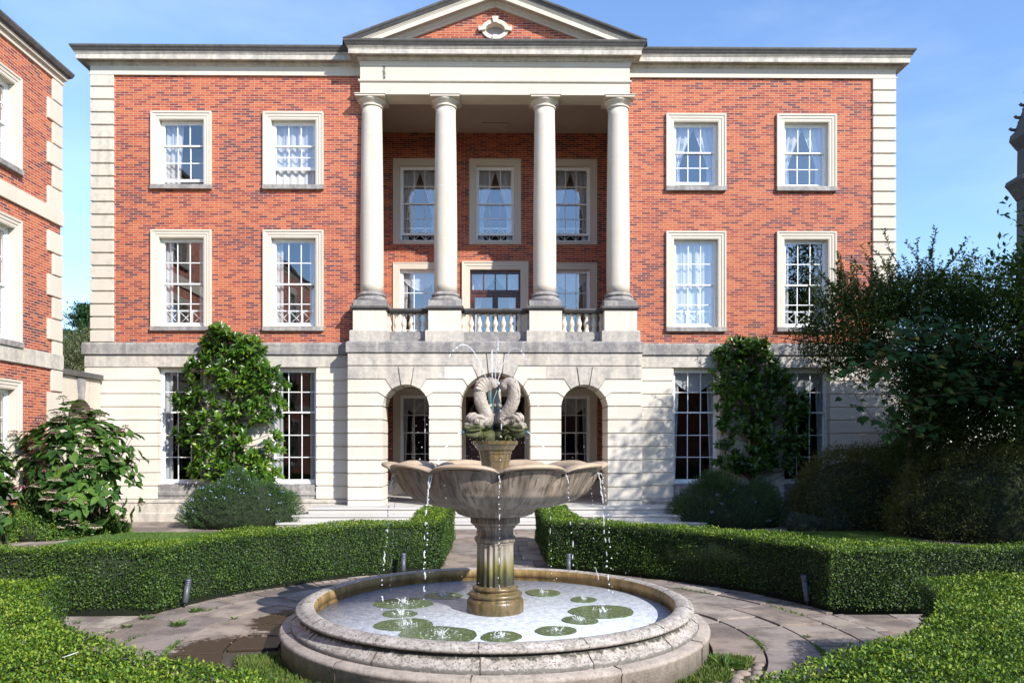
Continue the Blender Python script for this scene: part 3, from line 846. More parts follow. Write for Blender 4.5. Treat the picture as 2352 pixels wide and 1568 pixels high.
# ---- rusticated ground floor, wings
ZJ = [.593 + .3526 * i for i in range(12)]
YG = YB - .08
def course_pier(mb, x0, x1, z0, z1, y0, y1, g=.016):
    mb.box(x0, x1, y0, y1, z0 + g, z1 - g)
for s_ in (-1, 1):
    mb = MB(); GX = BX + .13
    piers = [(-GX, -9.05), (-7.81, -6.05), (-4.81, -3.9)] if s_ < 0 else [(3.9, 4.81), (6.05, 7.81), (9.05, GX)]
    for a, b in piers:
        mb.box(a + .028, b - .028, YG + .03, YG + .6, .5, 4.44)
        for z0, z1 in zip(ZJ[:-2], ZJ[1:-1]): course_pier(mb, a, b, z0, z1, YG, YG + .32)
    mb.build('rusticated_wall', STR, B, bevel=.008)
    mb = MB(); a, b = (-GX, -3.865) if s_ < 0 else (3.865, GX)
    mb.box(a, b, YG, YG + .6, ZJ[-2] + .016, ZJ[-1] - .012)
    mb.build('lintel_course', STW2, B, bevel=.006)
    mb = MB(); xo = s_ * GX
    pth = [(-GX, 30), (-GX, YG), (-3.87, YG)] if s_ < 0 else [(3.87, YG), (GX, YG), (GX, 30)]
    sweep(mb, pth, [(-.3, ZJ[-1]), (.055, ZJ[-1]), (.055, 4.735), (.02, 4.785), (-.3, 4.80)])
    mb.build('string_course', STW, B)
    mb = MB(); sweep(mb, pth, [(-.3, .0), (.10, .0), (.10, .22), (.06, .24), (.06, .5), (.085, .51), (.085, .565), (.0, .592), (-.3, .592)])
    mb.build('plinth', STW2, B)
    # aprons under the windows
    for xc in ([-8.43, -5.43] if s_ < 0 else [5.43, 8.43]):
        mb = MB(); mb.box(xc - .615, xc + .615, YG + .05, YG + .4, .594, .98)
        mb.add([(xc - .615, YG + .02, .78), (xc + .615, YG + .02, .78), (xc + .615, YG + .24, 1.02), (xc - .615, YG + .24, 1.02), (xc - .615, YG + .02, .70), (xc + .615, YG + .02, .70)], [(0, 1, 2, 3), (4, 5, 1, 0)])
        mb.build('window_apron', STW, B)
        w_ = make_window(B, lambda p: (p[0], p[1] + YG + .1, p[2]), xc, .99, 4.10, 1.24, 2.93, 2, 3, trim=None, glass=GLASSD, curtain='swag' if s_ > 0 else 'sides', setback=.12)
        mb = MB(); mb.box(xc - .61, xc + .61, YG + .10, YG + .24, 4.102, 4.134); mb.build('lintel_soffit', ST, w_)

# ---- arcade
AR = [(-2.345, .612), (0, .925), (2.345, .612)]; ZS = 3.02
PX = [(-3.86, -2.957), (-1.733, -.925), (.925, 1.733), (2.957, 3.86)]
mb = MB(); core = MB(); stn = MB()
for a, b in PX:
    core.box(a + .025, b - .025, YC + .028, 21.23, .462, ZS)
    for z0, z1 in zip(ZJ[:7], ZJ[1:8]): course_pier(mb, a, b, z0, z1, YC, 21.25)
    mb.box(a, b, YC - .0, 21.25, .462, ZJ[0] - .012)
D = radians
def half(mbx, xc, r, sgn, xb, lo, hi, g, y0, y1, extra_r=0):
    """lo/hi = (z, elbow_dx, angle)"""
    rr = r + extra_r; da = g / rr
    pts = [(xb, lo[0] + g), (xc + sgn * lo[1], lo[0] + g)]
    a0, a1 = lo[2] + da, hi[2] - da
    n = 7
    for i in range(n + 1):
        a = a0 + (a1 - a0) * i / n; pts.append((xc + sgn * rr * cos(a), ZS + rr * sin(a)))
    pts += [(xc + sgn * (hi[1] + (g if hi[3:] else 0)), hi[0] - g), (xb, hi[0] - g)]
    if sgn > 0: pts = pts[::-1]
    mbx.prism(pts, y0, y1)
MIDX = 1.33
for (xc, r) in AR:
    if r < .7:
        J = [(ZJ[7], r, D(4)), (ZJ[8], .71, D(27)), (ZJ[9], .536, D(53)), (ZJ[10], .206, D(77.5), 1)]
        key = (.206, D(77.5), ZJ[10])
    else:
        J = [(ZJ[7], r, D(2.5)), (ZJ[8], .925, D(19.6)), (ZJ[9], .845, D(38)), (ZJ[10], .60, D(60)), (ZJ[11], .235, D(78.6), 1)]
        key = (.235, D(78.6), ZJ[11])
    for sgn in (-1, 1):
        if r > .7: xb = sgn * MIDX
        else: xb = sgn * MIDX if False else ((-3.86 if sgn < 0 else -MIDX) if xc < 0 else (MIDX if sgn < 0 else 3.86))
        # first part from the spring to the first joint
        for lo, hi in zip(J[:-1], J[1:]):
            half(stn if (len(hi) > 3 or (r > .7 and lo[0] > 4.0)) else mb, xc, r, sgn, xb, lo, hi, .016, YC, 21.25)
            half(core, xc, r, sgn, xb * (1 if abs(xb) < 2 else .9935), lo, hi, 0, YC + .028, 21.23, .022)
        core.box(*sorted((xb * (1 if abs(xb) < 2 else .9935), xc + sgn * (r + .022))), YC + .028, 21.23, ZS - .001, ZJ[7] + .001)
    n = 6; a0, a1 = key[1] + .016 / r, pi - key[1] - .016 / r
    pts = [(xc + r * cos(a0 + (a1 - a0) * i / n), ZS + r * sin(a0 + (a1 - a0) * i / n)) for i in range(n + 1)]
    pts += [(xc - key[0] + .016, key[2] - .016), (xc + key[0] - .016, key[2] - .016)]
    stn.prism(pts[::-1], YC - .004, 21.25)
    rr = r + .022
    pts = [(xc + rr * cos(a0 + (a1 - a0) * i / n), ZS + rr * sin(a0 + (a1 - a0) * i / n)) for i in range(n + 1)]
    pts += [(xc - key[0] - .02, key[2]), (xc + key[0] + .02, key[2])]
    core.prism(pts[::-1], YC + .029, 21.22)
    if r < .7:       # plain course above the side arches
        a, b = (-3.86, -MIDX) if xc < 0 else (MIDX, 3.86)
        stn.box(a, b, YC, 21.25, ZJ[10] + .016, ZJ[11] - .012)
        core.box(a * (.9935 if a < -2 else 1), b * (.9935 if b > 2 else 1), YC + .028, 21.23, ZJ[10], ZJ[11])
mb.build('arcade', STR, B); stn.build('voussoirs', STW2, B)
core.build('arcade_core', STW2, B)
mb = MB(); sweep(mb, [(-3.86, YG - .06), (-3.86, YC), (3.86, YC), (3.86, YG - .06)], [(-1.0, ZJ[-1]), (.045, ZJ[-1]), (.045, 4.72), (.0, 4.765), (-1.0, 4.77)])
mb.build('string_course', STW, B)

# ---- columns, pedestals, balustrade
CX = (-3.32, -1.335, 1.335, 3.32)
YP = 20.78
def column(x):
    c = thing('column', None, None, (0, 0, 0)); c.parent = B
    o = (x, YP, 0)
    mb = MB(); mb.box(x - .43, x + .43, YP - .43, YP + .43, 5.712, 5.87)
    mb.lathe([(.41, 5.87), (.425, 5.89), (.43, 5.92), (.425, 5.95), (.40, 5.965), (.37, 5.975), (.345, 6.0), (.35, 6.02), (.375, 6.03), (.385, 6.05), (.375, 6.075), (.34, 6.09), (.325, 6.10), (.31, 6.13)], o, 40)
    b = mb.build('base', STW, c)
    mb = MB(); H0, H1 = 6.13, 11.08; pr = []
    for i in range(25):
        t = i / 24; r = .31 - .042 * max(0, (t - .25) / .75) ** 1.5; z = H0 + (H1 - H0) * t; pr.append((r, z))
    mb.lathe(pr, o, 48)
    for i in range(1, 7):
        z = H0 + (H1 - H0) * i / 7.0; t = i / 7; r = .31 - .042 * max(0, (t - .25) / .75) ** 1.5
        mb.lathe([(r - .01, z - .004), (r + .0012, z - .003), (r + .0012, z + .003), (r - .01, z + .004)], o, 48, 1)
    mb.build('shaft', [SHAFT, JOINT], c)
    mb = MB(); mb.lathe([(.268, 11.08), (.30, 11.085), (.305, 11.10), (.30, 11.118), (.275, 11.122), (.27, 11.14), (.27, 11.165), (.29, 11.17), (.295, 11.18), (.33, 11.205), (.365, 11.235), (.38, 11.265), (.37, 11.275)], o, 40)
    mb.box(x - .39, x + .39, YP - .39, YP + .39, 11.275, 11.325); mb.box(x - .41, x + .41, YP - .41, YP + .41, 11.325, 11.345)
    mb.build('capital', ST, c)
    return c
SHAFT = stone('column_stone', base=(.60, .54, .445), amount=.14, warm=.7); JOINT = simple('lime_joint', (.68, .63, .55), .8, var=.03)
for x in CX: column(x)
for x in CX:
    mb = MB(); y0, y1 = 20.33, 21.23
    mb.box(x - .43, x + .43, y0, y1, 5.075, 5.60)
    p = mb.build('pedestal', stone('pedestal_stone', base=(.63, .585, .50), amount=.22, warm=.5) if x == CX[0] else bpy.data.materials['pedestal_stone'], B)
    mb = MB(); sweep(mb, [(x - .43, y1), (x - .43, y0), (x + .43, y0), (x + .43, y1)], [(-.3, 4.772), (.075, 4.772), (.075, 5.04), (.05, 5.065), (-.3, 5.072)]); mb.build('base', STW2, p)
    mb = MB(); sweep(mb, [(x - .43, y1), (x - .43, y0), (x + .43, y0), (x + .43, y1)], [(-.3, 5.602), (.02, 5.602), (.03, 5.62), (.055, 5.64), (.07, 5.65), (.07, 5.69), (.06, 5.708), (-.43, 5.711)]); mb.build('cap', STD, p)
BAL = [(.075, 0), (.075, .05), (.05, .055), (.06, .075), (.062, .09), (.045, .105), (.05, .13), (.072, .19), (.078, .23), (.072, .27), (.05, .33), (.038, .38), (.034, .40), (.05, .405), (.05, .42), (.036, .43), (.04, .445), (.065, .455), (.07, .46), (.07, .50)]
for (a, b, xs) in ((-2.83, -1.83, [-2.86, -2.66, -2.46, -2.26, -2.06, -1.86]), (-.83, .83, [-.86, -.645, -.43, -.215, 0, .215, .43, .645, .86]), (1.83, 2.83, [1.86, 2.06, 2.26, 2.46, 2.66, 2.86])):
    r_ = thing('balustrade', None, None); r_.parent = B
    mb = MB(); mb.box(a, b, 20.58, 20.92, 4.772, 5.04); mb.box(a, b, 20.61, 20.89, 5.04, 5.07); mb.build('base', STW, r_)
    mb = MB(); mb.box(a, b, 20.62, 20.88, 5.572, 5.60); mb.box(a, b, 20.585, 20.915, 5.60, 5.635); mb.box(a, b, 20.56, 20.94, 5.635, 5.69); mb.build('rail', STD, r_, bevel=.012)
    first = None
    for x in xs:
        if first is None:
            mb = MB(); mb.lathe(BAL, (0, 0, 0), 20); first = mb.build('baluster', ST, r_); o = first
        else:
            o = first.copy(); COL.objects.link(o)
        o.location = (x, 20.75, 5.071)

# ---- steps
for i, (y, z, x) in enumerate(((18.78, .15, 5.35), (19.12, .305, 5.05), (19.46, .46, 4.75))):
    mb = MB(); z0 = (0, .15, .305)[i]
    mb.box(-x + .03, x - .03, y + .03, 20.66, z0 - .01 * (i > 0) if i else -.03, z - .052)
    mb.box(-x, x, y, 20.655 if i < 2 else 20.66, z - .052, z - .001 * i)
    mb.build('step', STS, B, bevel=.015)

# ------------------------------------------------------------------ left (side) building
XL = -10.5
S = thing('brick_side_wing', 'red brick building with pale quoins cut off by the left edge, seen at an angle', 'building')
xfS = lambda p: (XL - p[1], p[0], p[2])
mb = MB(xfS); Y1 = 18.74; Y0 = -2
wx = [16.3 - 3.6 * i for i in range(5)]
holes = []
for x in wx:
    for z0, z1 in ((8.1, 9.9), (4.3, 6.76), (1.0, 3.25)): holes.append((x - .63, x + .63, z0 - .02, z1 + .02))
wall(mb, Y0, Y1 - .03, 0, 10.75, holes, 0, .36)
mb.build('brick_wall', BRY, S)
mb = MB(); mb.box(XL - 9, XL - .37, Y1 - .37, Y1 - .03, 0, 10.7); mb.build('end_wall', BRX, S)
mb = MB(xfS)
z = 3.86; i = 0
zz = 10.73
while zz > 4.3:
    ln = .60 if i % 2 else .40
    if not (7.25 < zz - .26 < 7.66):
        mb.box(Y1 - ln, Y1, -.05, .35, zz - .505, zz - .015)
    zz -= .518; i += 1
mb.box(Y1 - .45, Y1, -.05, .35, 3.32, 3.82)
mb.build('quoins', ST, S, bevel=.02)
mb = MB(xfS); mb.box(Y1 - .60, Y1, -.03, .35, 0, 3.29); mb.build('corner_pier', ST, S)
for z0, z1 in ((7.31, 7.66), (3.84, 4.20)):
    mb = MB(xfS); mb.box(Y0, Y1 + .02, -.06, .35, z0, z1); mb.build('string_course', ST if z0 > 5 else STW2, S, bevel=.01)
pth = [(XL, Y1), (XL, Y0)]
mb = MB(xfS); mb.box(Y0, Y1 + .05, -.05, .3, 10.74, 10.86); mb.box(Y0, Y1 + .09, -.12, .3, 10.86, 10.93); mb.build('cornice', ST, S)
mb = MB(xfS); mb.add([(Y0, -.14, 10.932), (Y1 + .12, -.14, 10.932), (Y1 + .14, -.20, 10.96), (Y0, -.20, 10.96), (Y1 + .16, -.24, 11.03), (Y0, -.24, 11.03), (Y1 + .16, -.24, 11.07), (Y0, -.24, 11.07), (Y1 + .1, .5, 11.09), (Y0, .5, 11.09), (Y0, .3, 10.932), (Y1 + .1, .3, 10.932)],
    [(0, 1, 2, 3), (3, 2, 4, 5), (5, 4, 6, 7), (7, 6, 8, 9), (10, 11, 1, 0), (1, 11, 8, 6, 4, 2)]); mb.build('gutter', STD, S)
mb = MB(); mb.box(XL - 9, XL - .1, Y0, Y1 - .05, 10.76, 10.9); mb.build('roof', LEAD, S)
mb = MB()
for z in (.3, 3.8, 7.4, 10.5): mb.box(XL - 5, XL - .37, Y0, Y1 - .4, z, z + .2)
mb.box(XL - 5.2, XL - 5, Y0, Y1 - .4, .3, 10.7); mb.build('interior', ROOM, S)
for j, x in enumerate(wx):
    for (z0, z1, zm) in ((8.1, 9.9, 9.0), (4.3, 6.76, 5.5), (1.0, 3.25, 2.1)):
        make_window(S, xfS, x, z0, z1, 1.2, zm, 2, 2, curtain='full' if z0 > 4 else None, glass=GLASS)

# ------------------------------------------------------------------ garden wall with arch
GWm = stone('garden_wall_stone', base=(.58, .52, .42), amount=.30, joints=(.9, .40))
W1 = thing('garden_wall', 'short limestone garden wall with round arch and dark coping between the two buildings', 'wall')
ya, yb = Y1 - .02, YG - .09
yc_, ra, zs = 19.66, .60, 2.62
mb = MB(xfS)
n = 16
arc = [(yc_ + ra * cos(pi * i / n), zs + ra * sin(pi * i / n)) for i in range(n + 1)]
mb.prism([(ya, 0), (yc_ - ra, 0)] + [(p[0], p[1]) for p in arc[::-1]][:n // 2 + 1] + [(yc_, 3.76), (ya, 3.76)], .02, .5)
mb.prism([(yc_ + ra, 0), (yb, 0), (yb, 3.76), (yc_, 3.76)] + [(p[0], p[1]) for p in arc[:n // 2 + 1]][::-1], .02, .5)
mb.build('wall_body', GWm, W1)
mb = MB(xfS); mb.prism([(yc_ - .12, zs + ra - .02), (yc_ + .12, zs + ra - .02), (yc_ + .2, 3.755), (yc_ - .2, 3.755)], -.015, .1); mb.build('keystone', STW, W1)
mb = MB(xfS); mb.box(ya - .0, yb + .0, -.07, .58, 3.762, 3.90); mb.build('coping', STD, W1, bevel=.012)

# ------------------------------------------------------------------ fountain
BASINM = stone('basin_stone', base=(.52, .47, .42), dirt=(.15, .13, .105), amount=.62, lich=1.0, warm=.4, scale=1.6)
PLINM = stone('basin_plinth_stone', base=(.42, .355, .30), dirt=(.13, .11, .09), amount=.55, lich=.4, scale=1.3)
INNERM = stone('basin_inner_stone', base=(.40, .25, .10), dirt=(.07, .06, .03), amount=.35, algae=.7, scale=1.5, rough=.5)
BOWLM = None
def bowl_mat():
    m, N_, Lk, bs = newmat('bowl_stone')
    v = coords(N_, Lk); t = N_.new('ShaderNodeTexCoord'); sp = N_.new('ShaderNodeSeparateXYZ'); Lk(t.outputs['Object'], sp.inputs[0])
    # streaks run down the bowl: angle about the fountain axis + height
    dx = sp.outputs['X']; dy = math_(N_, Lk, 'SUBTRACT', sp.outputs['Y'], 8.15)
    an = math_(N_, Lk, 'ARCTAN2', dy, dx)
    cb = N_.new('ShaderNodeCombineXYZ'); Lk(math_(N_, Lk, 'MULTIPLY', an, 9.0), cb.inputs[0]); Lk(math_(N_, Lk, 'MULTIPLY', sp.outputs['Z'], 2.2), cb.inputs[1])
    s1 = noise(N_, Lk, cb.outputs[0], 1.0, 6, .6); s2 = noise(N_, Lk, cb.outputs[0], 3.0, 6, .6); n2 = noise(N_, Lk, v, 12, 6, .7)
    c = mix(N_, Lk, ramp(N_, Lk, s1, [(.35, (0, 0, 0)), (.65, (1, 1, 1))]), (.13, .10, .075), (.34, .275, .215))
    c = mix(N_, Lk, ramp(N_, Lk, s2, [(.5, (0, 0, 0)), (.62, (.8, .8, .8))]), c, (.055, .045, .03))
    zup = ramp(N_, Lk, sp.outputs['Z'], [(0, (0, 0, 0)), (1, (1, 1, 1))])
    g = N_.new('ShaderNodeNewGeometry'); sn = N_.new('ShaderNodeSeparateXYZ'); Lk(g.outputs['Normal'], sn.inputs[0])
    mr = N_.new('ShaderNodeMapRange'); mr.inputs['From Min'].default_value = 1.79; mr.inputs['From Max'].default_value = 1.84; Lk(sp.outputs['Z'], mr.inputs['Value'])
    c = mix(N_, Lk, math_(N_, Lk, 'MULTIPLY', mr.outputs[0], .9), c, mix(N_, Lk, n2, (.34, .23, .13), (.56, .44, .31)))
    Lk(c, bs.inputs['Base Color']); bs.inputs['Roughness'].default_value = .5
    bump(N_, Lk, bs, n2, .004, .5); return m
BOWLM = bowl_mat()
WETM = stone('wet_algae_stone', base=(.19, .125, .06), dirt=(.035, .035, .02), amount=.6, algae=.75, scale=3, rough=.3)
def shaft_mat():
    m, N_, Lk, bs = newmat('fluted_shaft_stone')
    v = coords(N_, Lk); vs = coords(N_, Lk, scale=(14, 14, 1.6)); t = N_.new('ShaderNodeTexCoord'); sp = N_.new('ShaderNodeSeparateXYZ'); Lk(t.outputs['Object'], sp.inputs[0])
    n = noise(N_, Lk, vs, 1.0, 5)
    zz = math_(N_, Lk, 'ADD', sp.outputs['Z'], math_(N_, Lk, 'MULTIPLY', math_(N_, Lk, 'SUBTRACT', n, .5), .55))
    mr = N_.new('ShaderNodeMapRange'); mr.inputs['From Min'].default_value = .40; mr.inputs['From Max'].default_value = 1.25; Lk(zz, mr.inputs['Value'])
    c = ramp(N_, Lk, mr.outputs[0], [(.0, (.14, .085, .03)), (.18, (.03, .028, .02)), (.34, (.05, .052, .022)), (.44, (.16, .14, .04)), (.60, (.30, .27, .22)), (.8, (.22, .18, .14)), (1, (.15, .12, .10))])
    Lk(c, bs.inputs['Base Color']); bs.inputs['Roughness'].default_value = .4
    bump(N_, Lk, bs, noise(N_, Lk, v, 30, 5), .004, .4); return m
SHM = shaft_mat()
FN = thing('fountain', 'round stone fountain with raised basin, fluted pedestal, scalloped bowl and three dolphins', 'fountain', (0, 0, 0))
c0 = (FC.x, FC.y, 0)
mb = MB(); mb.lathe([(2.0, -.03), (2.185, -.03), (2.185, .17), (2.20, .185), (2.20, .205), (2.18, .228), (2.0, .232)], c0, 120, caps=False)
mb.build('plinth', PLINM, FN)
mb = MB(); mb.lathe([(1.9, .10), (2.085, .22), (2.085, .275), (2.065, .285), (2.04, .30), (2.01, .33), (1.985, .355), (1.98, .37), (2.00, .372), (2.03, .38), (2.045, .40), (2.035, .415), (2.00, .422), (1.995, .43), (1.97, .442), (1.93, .448), (1.885, .442), (1.862, .43)], c0, 140, caps=False)
basin_mb = mb
mb = MB(); mb.lathe([(1.863, .432), (1.85, .41), (1.85, .34), (1.865, .335), (1.865, .15), (.0, .12)], c0, 120, caps=False)
mb.build('basin_lining', INNERM, FN)
mb = MB()                                            # radial joints in basin
for k in range(14):
    a = 2 * pi * (k + .35) / 14
    pr = [(2.087, .222), (2.087, .275), (2.067, .287), (2.012, .332), (1.982, .37), (2.047, .40), (1.997, .432), (1.93, .4495), (1.87, .437)]
    pts = [(FC.x + r * cos(a + .012 * sin(7 * z)), FC.y + r * sin(a + .012 * sin(7 * z)), z) for r, z in pr]
    mb.tube(pts, .0045, 5)
for k in range(11):
    a = 2 * pi * (k + .1) / 11; pts = [(FC.x + r * cos(a), FC.y + r * sin(a), z) for r, z in [(2.188, 0), (2.188, .17), (2.203, .19), (2.183, .230), (2.09, .2335)]]; mb.tube(pts, .0045, 5)
basin_mb.add(mb.v, mb.f, 1, True); basin_mb.build('basin_wall', [BASINM, simple('dark_joint', (.10, .08, .06), .9)], FN)
# pedestal
def flute(r, z, a):
    return r - .024 * (1 - abs(cos(a * 10))) ** .45 if .56 < z < 1.01 else r
mb = MB(); mb.lathe([(.30, .12), (.30, .40), (.285, .43), (.25, .445), (.28, .46), (.285, .48), (.26, .50), (.22, .505), (.22, .52), (.24, .53), (.24, .55), (.22, .565), (.2, .57)], c0, 48); mb.build('pedestal_base', WETM, FN)
mb = MB(); mb.lathe([(.205, .55), (.203, .565), (.20, .58), (.195, .8), (.192, .99), (.195, 1.005), (.205, 1.02)], c0, 160, fr=flute)
mb.build('fluted_shaft', SHM, FN)
mb = MB(); mb.lathe([(.19, 1.02), (.212, 1.03), (.222, 1.055), (.212, 1.08), (.192, 1.09), (.192, 1.155), (.20, 1.165), (.215, 1.175), (.225, 1.225)], c0, 48)
mb.lathe([(.235, 1.20), (.28, 1.232), (.28, 1.285), (.26, 1.305)], c0, 8, smooth=False, a0=pi / 8)
mb.build('pedestal_capital', BOWLM, FN)
# bowl
NL = 10; A_SP = -pi / 2 + radians(2)
def bowl_pt(a, s):
    R_ = np.interp(s, [0, .08, .16, .24, .34, .5, .65, .8, .9, 1.0], [.345, .40, .425, .47, .66, .84, .955, 1.02, 1.055, 1.10])
    Z_ = np.interp(s, [0, .08, .16, .24, .34, .5, .65, .8, .9, 1.0], [1.30, 1.322, 1.36, 1.402, 1.416, 1.47, 1.55, 1.66, 1.73, 1.797])
    return R_, Z_
mb = MB(); NA, NS = 240, 44; v = []
lip = [(0, 0), (.032, .002), (.060, .012), (.066, .030), (.050, .044), (.01, .052), (-.03, .052), (-.075, .045), (-.11, .02), (-.15, -.05), (-.25, -.16), (-.6, -.24)]
rows = NS + 1 + len(lip)
for j in range(NS + 1):
    s_ = j / NS
    for k in range(NA):
        a = 2 * pi * k / NA
        tw = .42 * (1 - s_) ** 1.0
        ph = (a - A_SP + tw)
        l = abs(sin(ph * NL / 2))
        R_, Z_ = bowl_pt(a, s_)
        g = max(0, (s_ - .24) / .76)
        am = .080 * g ** 1.3
        rr = R_ + am * 1.45 * (l ** .55 - .66)
        zz = Z_ + (.082 * (l ** .27) - .062) * g ** 4
        v.append((FC.x + rr * cos(a), FC.y + rr * sin(a), zz))
for (dr, dz) in lip:
    for k in range(NA):
        a = 2 * pi * k / NA; l = abs(sin((a - A_SP) * NL / 2)); R_, Z_ = bowl_pt(a, 1.0)
        e = l ** .5
        rr = R_ + .085 * (l ** .55 - .62) + dr * (.55 + .45 * e); zz = Z_ + (.082 * l ** .27 - .062) + dz * (.35 + .65 * e)
        if dr < -.12: rr = R_ + dr; zz = min(zz, Z_ + dz)
        v.append((FC.x + rr * cos(a), FC.y + rr * sin(a), zz))
f = [(j * NA + k, j * NA + (k + 1) % NA, (j + 1) * NA + (k + 1) % NA, (j + 1) * NA + k) for j in range(rows - 1) for k in range(NA)]
mb.add(v, f, 0, True); mb.build('bowl', BOWLM, FN)
# urn stand
mb = MB()
mb.lathe([(.15, 1.68), (.152, 1.80), (.158, 1.87), (.165, 1.875), (.165, 1.90), (.172, 1.905), (.172, 1.945), (.182, 1.95), (.182, 1.985), (.20, 1.99), (.215, 2.015), (.235, 2.045), (.25, 2.05), (.25, 2.085), (.1, 2.09)], c0, 8, smooth=False, a0=pi / 8 + .1)
mb.build('urn_stand', stone('urn_wet_stone', base=(.20, .12, .06), dirt=(.02, .022, .012), amount=.75, algae=.8, scale=4, rough=.3), FN)

# water
def foam_mat():
    m, N_, Lk, bs = newmat('foam_water'); v = coords(N_, Lk)
    n = noise(N_, Lk, v, 14, 8, .8); n2 = noise(N_, Lk, v, 60, 4, .7); n3 = noise(N_, Lk, coords(N_, Lk, scale=(1, 3, 1)), 2.0, 6, .6)
    c = ramp(N_, Lk, n, [(.36, (.33, .38, .45)), (.5, (.52, .56, .62)), (.62, (.72, .74, .76))])
    c = mix(N_, Lk, ramp(N_, Lk, n3, [(.55, (0, 0, 0)), (.75, (.4, .4, .4))]), c, (.27, .33, .40))
    Lk(c, bs.inputs['Base Color']); bs.inputs['Roughness'].default_value = .25
    b1 = bump(N_, Lk, bs, math_(N_, Lk, 'ADD', n, math_(N_, Lk, 'MULTIPLY', n2, .5)), .015, .6); return m
def green_mat():
    m, N_, Lk, bs = newmat('green_clear_water'); v = coords(N_, Lk)
    n = noise(N_, Lk, v, 12, 6, .6); n2 = noise(N_, Lk, v, 30, 6, .7)
    c = ramp(N_, Lk, n, [(.35, (.035, .07, .012)), (.65, (.085, .14, .03))])
    c = mix(N_, Lk, ramp(N_, Lk, n2, [(.54, (0, 0, 0)), (.66, (.75, .75, .75))]), c, (.33, .40, .33))
    Lk(c, bs.inputs['Base Color']); bs.inputs['Roughness'].default_value = .12
    bump(N_, Lk, bs, n2, .01, .7); return m
ZW = .292
FOAM = foam_mat(); GREEN = green_mat()
mb = MB(); mb.lathe([(1.862, ZW - .02), (1.858, ZW), (0.0, ZW)], c0, 100, caps=False)
pw = tag(mb.build('water', FOAM), kind='structure')
rd = random.Random(3)
spl = MB()
PT = [(530, 1028, 380), (800, 978, 250), (500, 1098, 240), (530, 1172, 380), (760, 1242, 520), (1185, 1252, 285), (1550, 1214, 275), (1715, 1143, 245), (1862, 1085, 420), (1738, 1005, 180), (1465, 960, 235), (985, 966, 60)]
PC = []
for (cx, cy, wd) in PT:
    g = G((1300 + cx / 1.68) / 1.7415, (1800 + cy / 1.68) / 1.7415, ZW)
    rr = wd / 1.68 / 1.7415 / F * g.y / 2
    PC.append((g, rr)); mb = MB(); n = 90; ph = [rd.uniform(0, 6.28) for _ in range(6)]
    pts = []
    for k in range(n):
        a = 2 * pi * k / n
        q = rr * (1 + .05 * sin(2 * a + ph[0]) + .03 * sin(3 * a + ph[1]) + .015 * sin(5 * a + ph[2]) + .008 * sin(14 * a + ph[4]) + .006 * sin(21 * a + ph[5]))
        x, y = g.x + q * cos(a), g.y + q * sin(a) * 1.0
        d = math.hypot(x - FC.x, y - FC.y)
        if d > 1.845: x = FC.x + (x - FC.x) * 1.845 / d; y = FC.y + (y - FC.y) * 1.845 / d
        pts.append((x, y))
    mb.slab(pts, ZW - .01, ZW + .0015 + .0008 * len(PC))
    o = mb.build('water_patch', GREEN); o.parent = pw
    if rr > .08:
        for _ in range(34):
            a = rd.uniform(0, 6.28); q = rr * abs(rd.gauss(0, .16)); h = rd.uniform(.004, .05) * min(1.3, rr / .2)
            b_ = Vector((g.x + q * cos(a), g.y + q * sin(a), ZW)); t_ = b_ + Vector((rd.gauss(0, .4) * h, rd.gauss(0, .4) * h, h))
            if rd.random() < .45: spl.tube([b_, (b_ + t_) / 2 + Vector((rd.gauss(0, .003), 0, .003)), t_], [.007, .005, .002], 5)
            spl.ball(t_ + Vector((rd.gauss(0, .02), rd.gauss(0, .02), rd.uniform(0, .02))), rd.uniform(.002, .005), 6, 4)
            q2 = rr * rd.uniform(.1, .6); spl.ball((g.x + q2 * cos(a), g.y + q2 * sin(a), ZW + .006), rd.uniform(.003, .009), 6, 3, 0, (1.6, 1.2, .4))
mb = MB(); mb.lathe([(.97, 1.765), (0, 1.765)], c0, 60, caps=False); o = mb.build('bowl_water', FOAM, FN)

def water_mat():
    m, N_, Lk, bs = newmat('splashing_water')
    bs.inputs['Base Color'].default_value = (.86, .90, .95, 1); bs.inputs['Roughness'].default_value = .08
    gl = N_.new('ShaderNodeBsdfTransparent'); ms = N_.new('ShaderNodeMixShader'); ms.inputs[0].default_value = .42
    Lk(gl.outputs[0], ms.inputs[1]); Lk(bs.outputs[0], ms.inputs[2]); Lk(ms.outputs[0], N_['Material Output'].inputs['Surface'])
    return m
WAT = water_mat()
tag(spl.build('splash', WAT), 'small white splashes where falling water hits the basin pool', 'splash', kind='stuff')

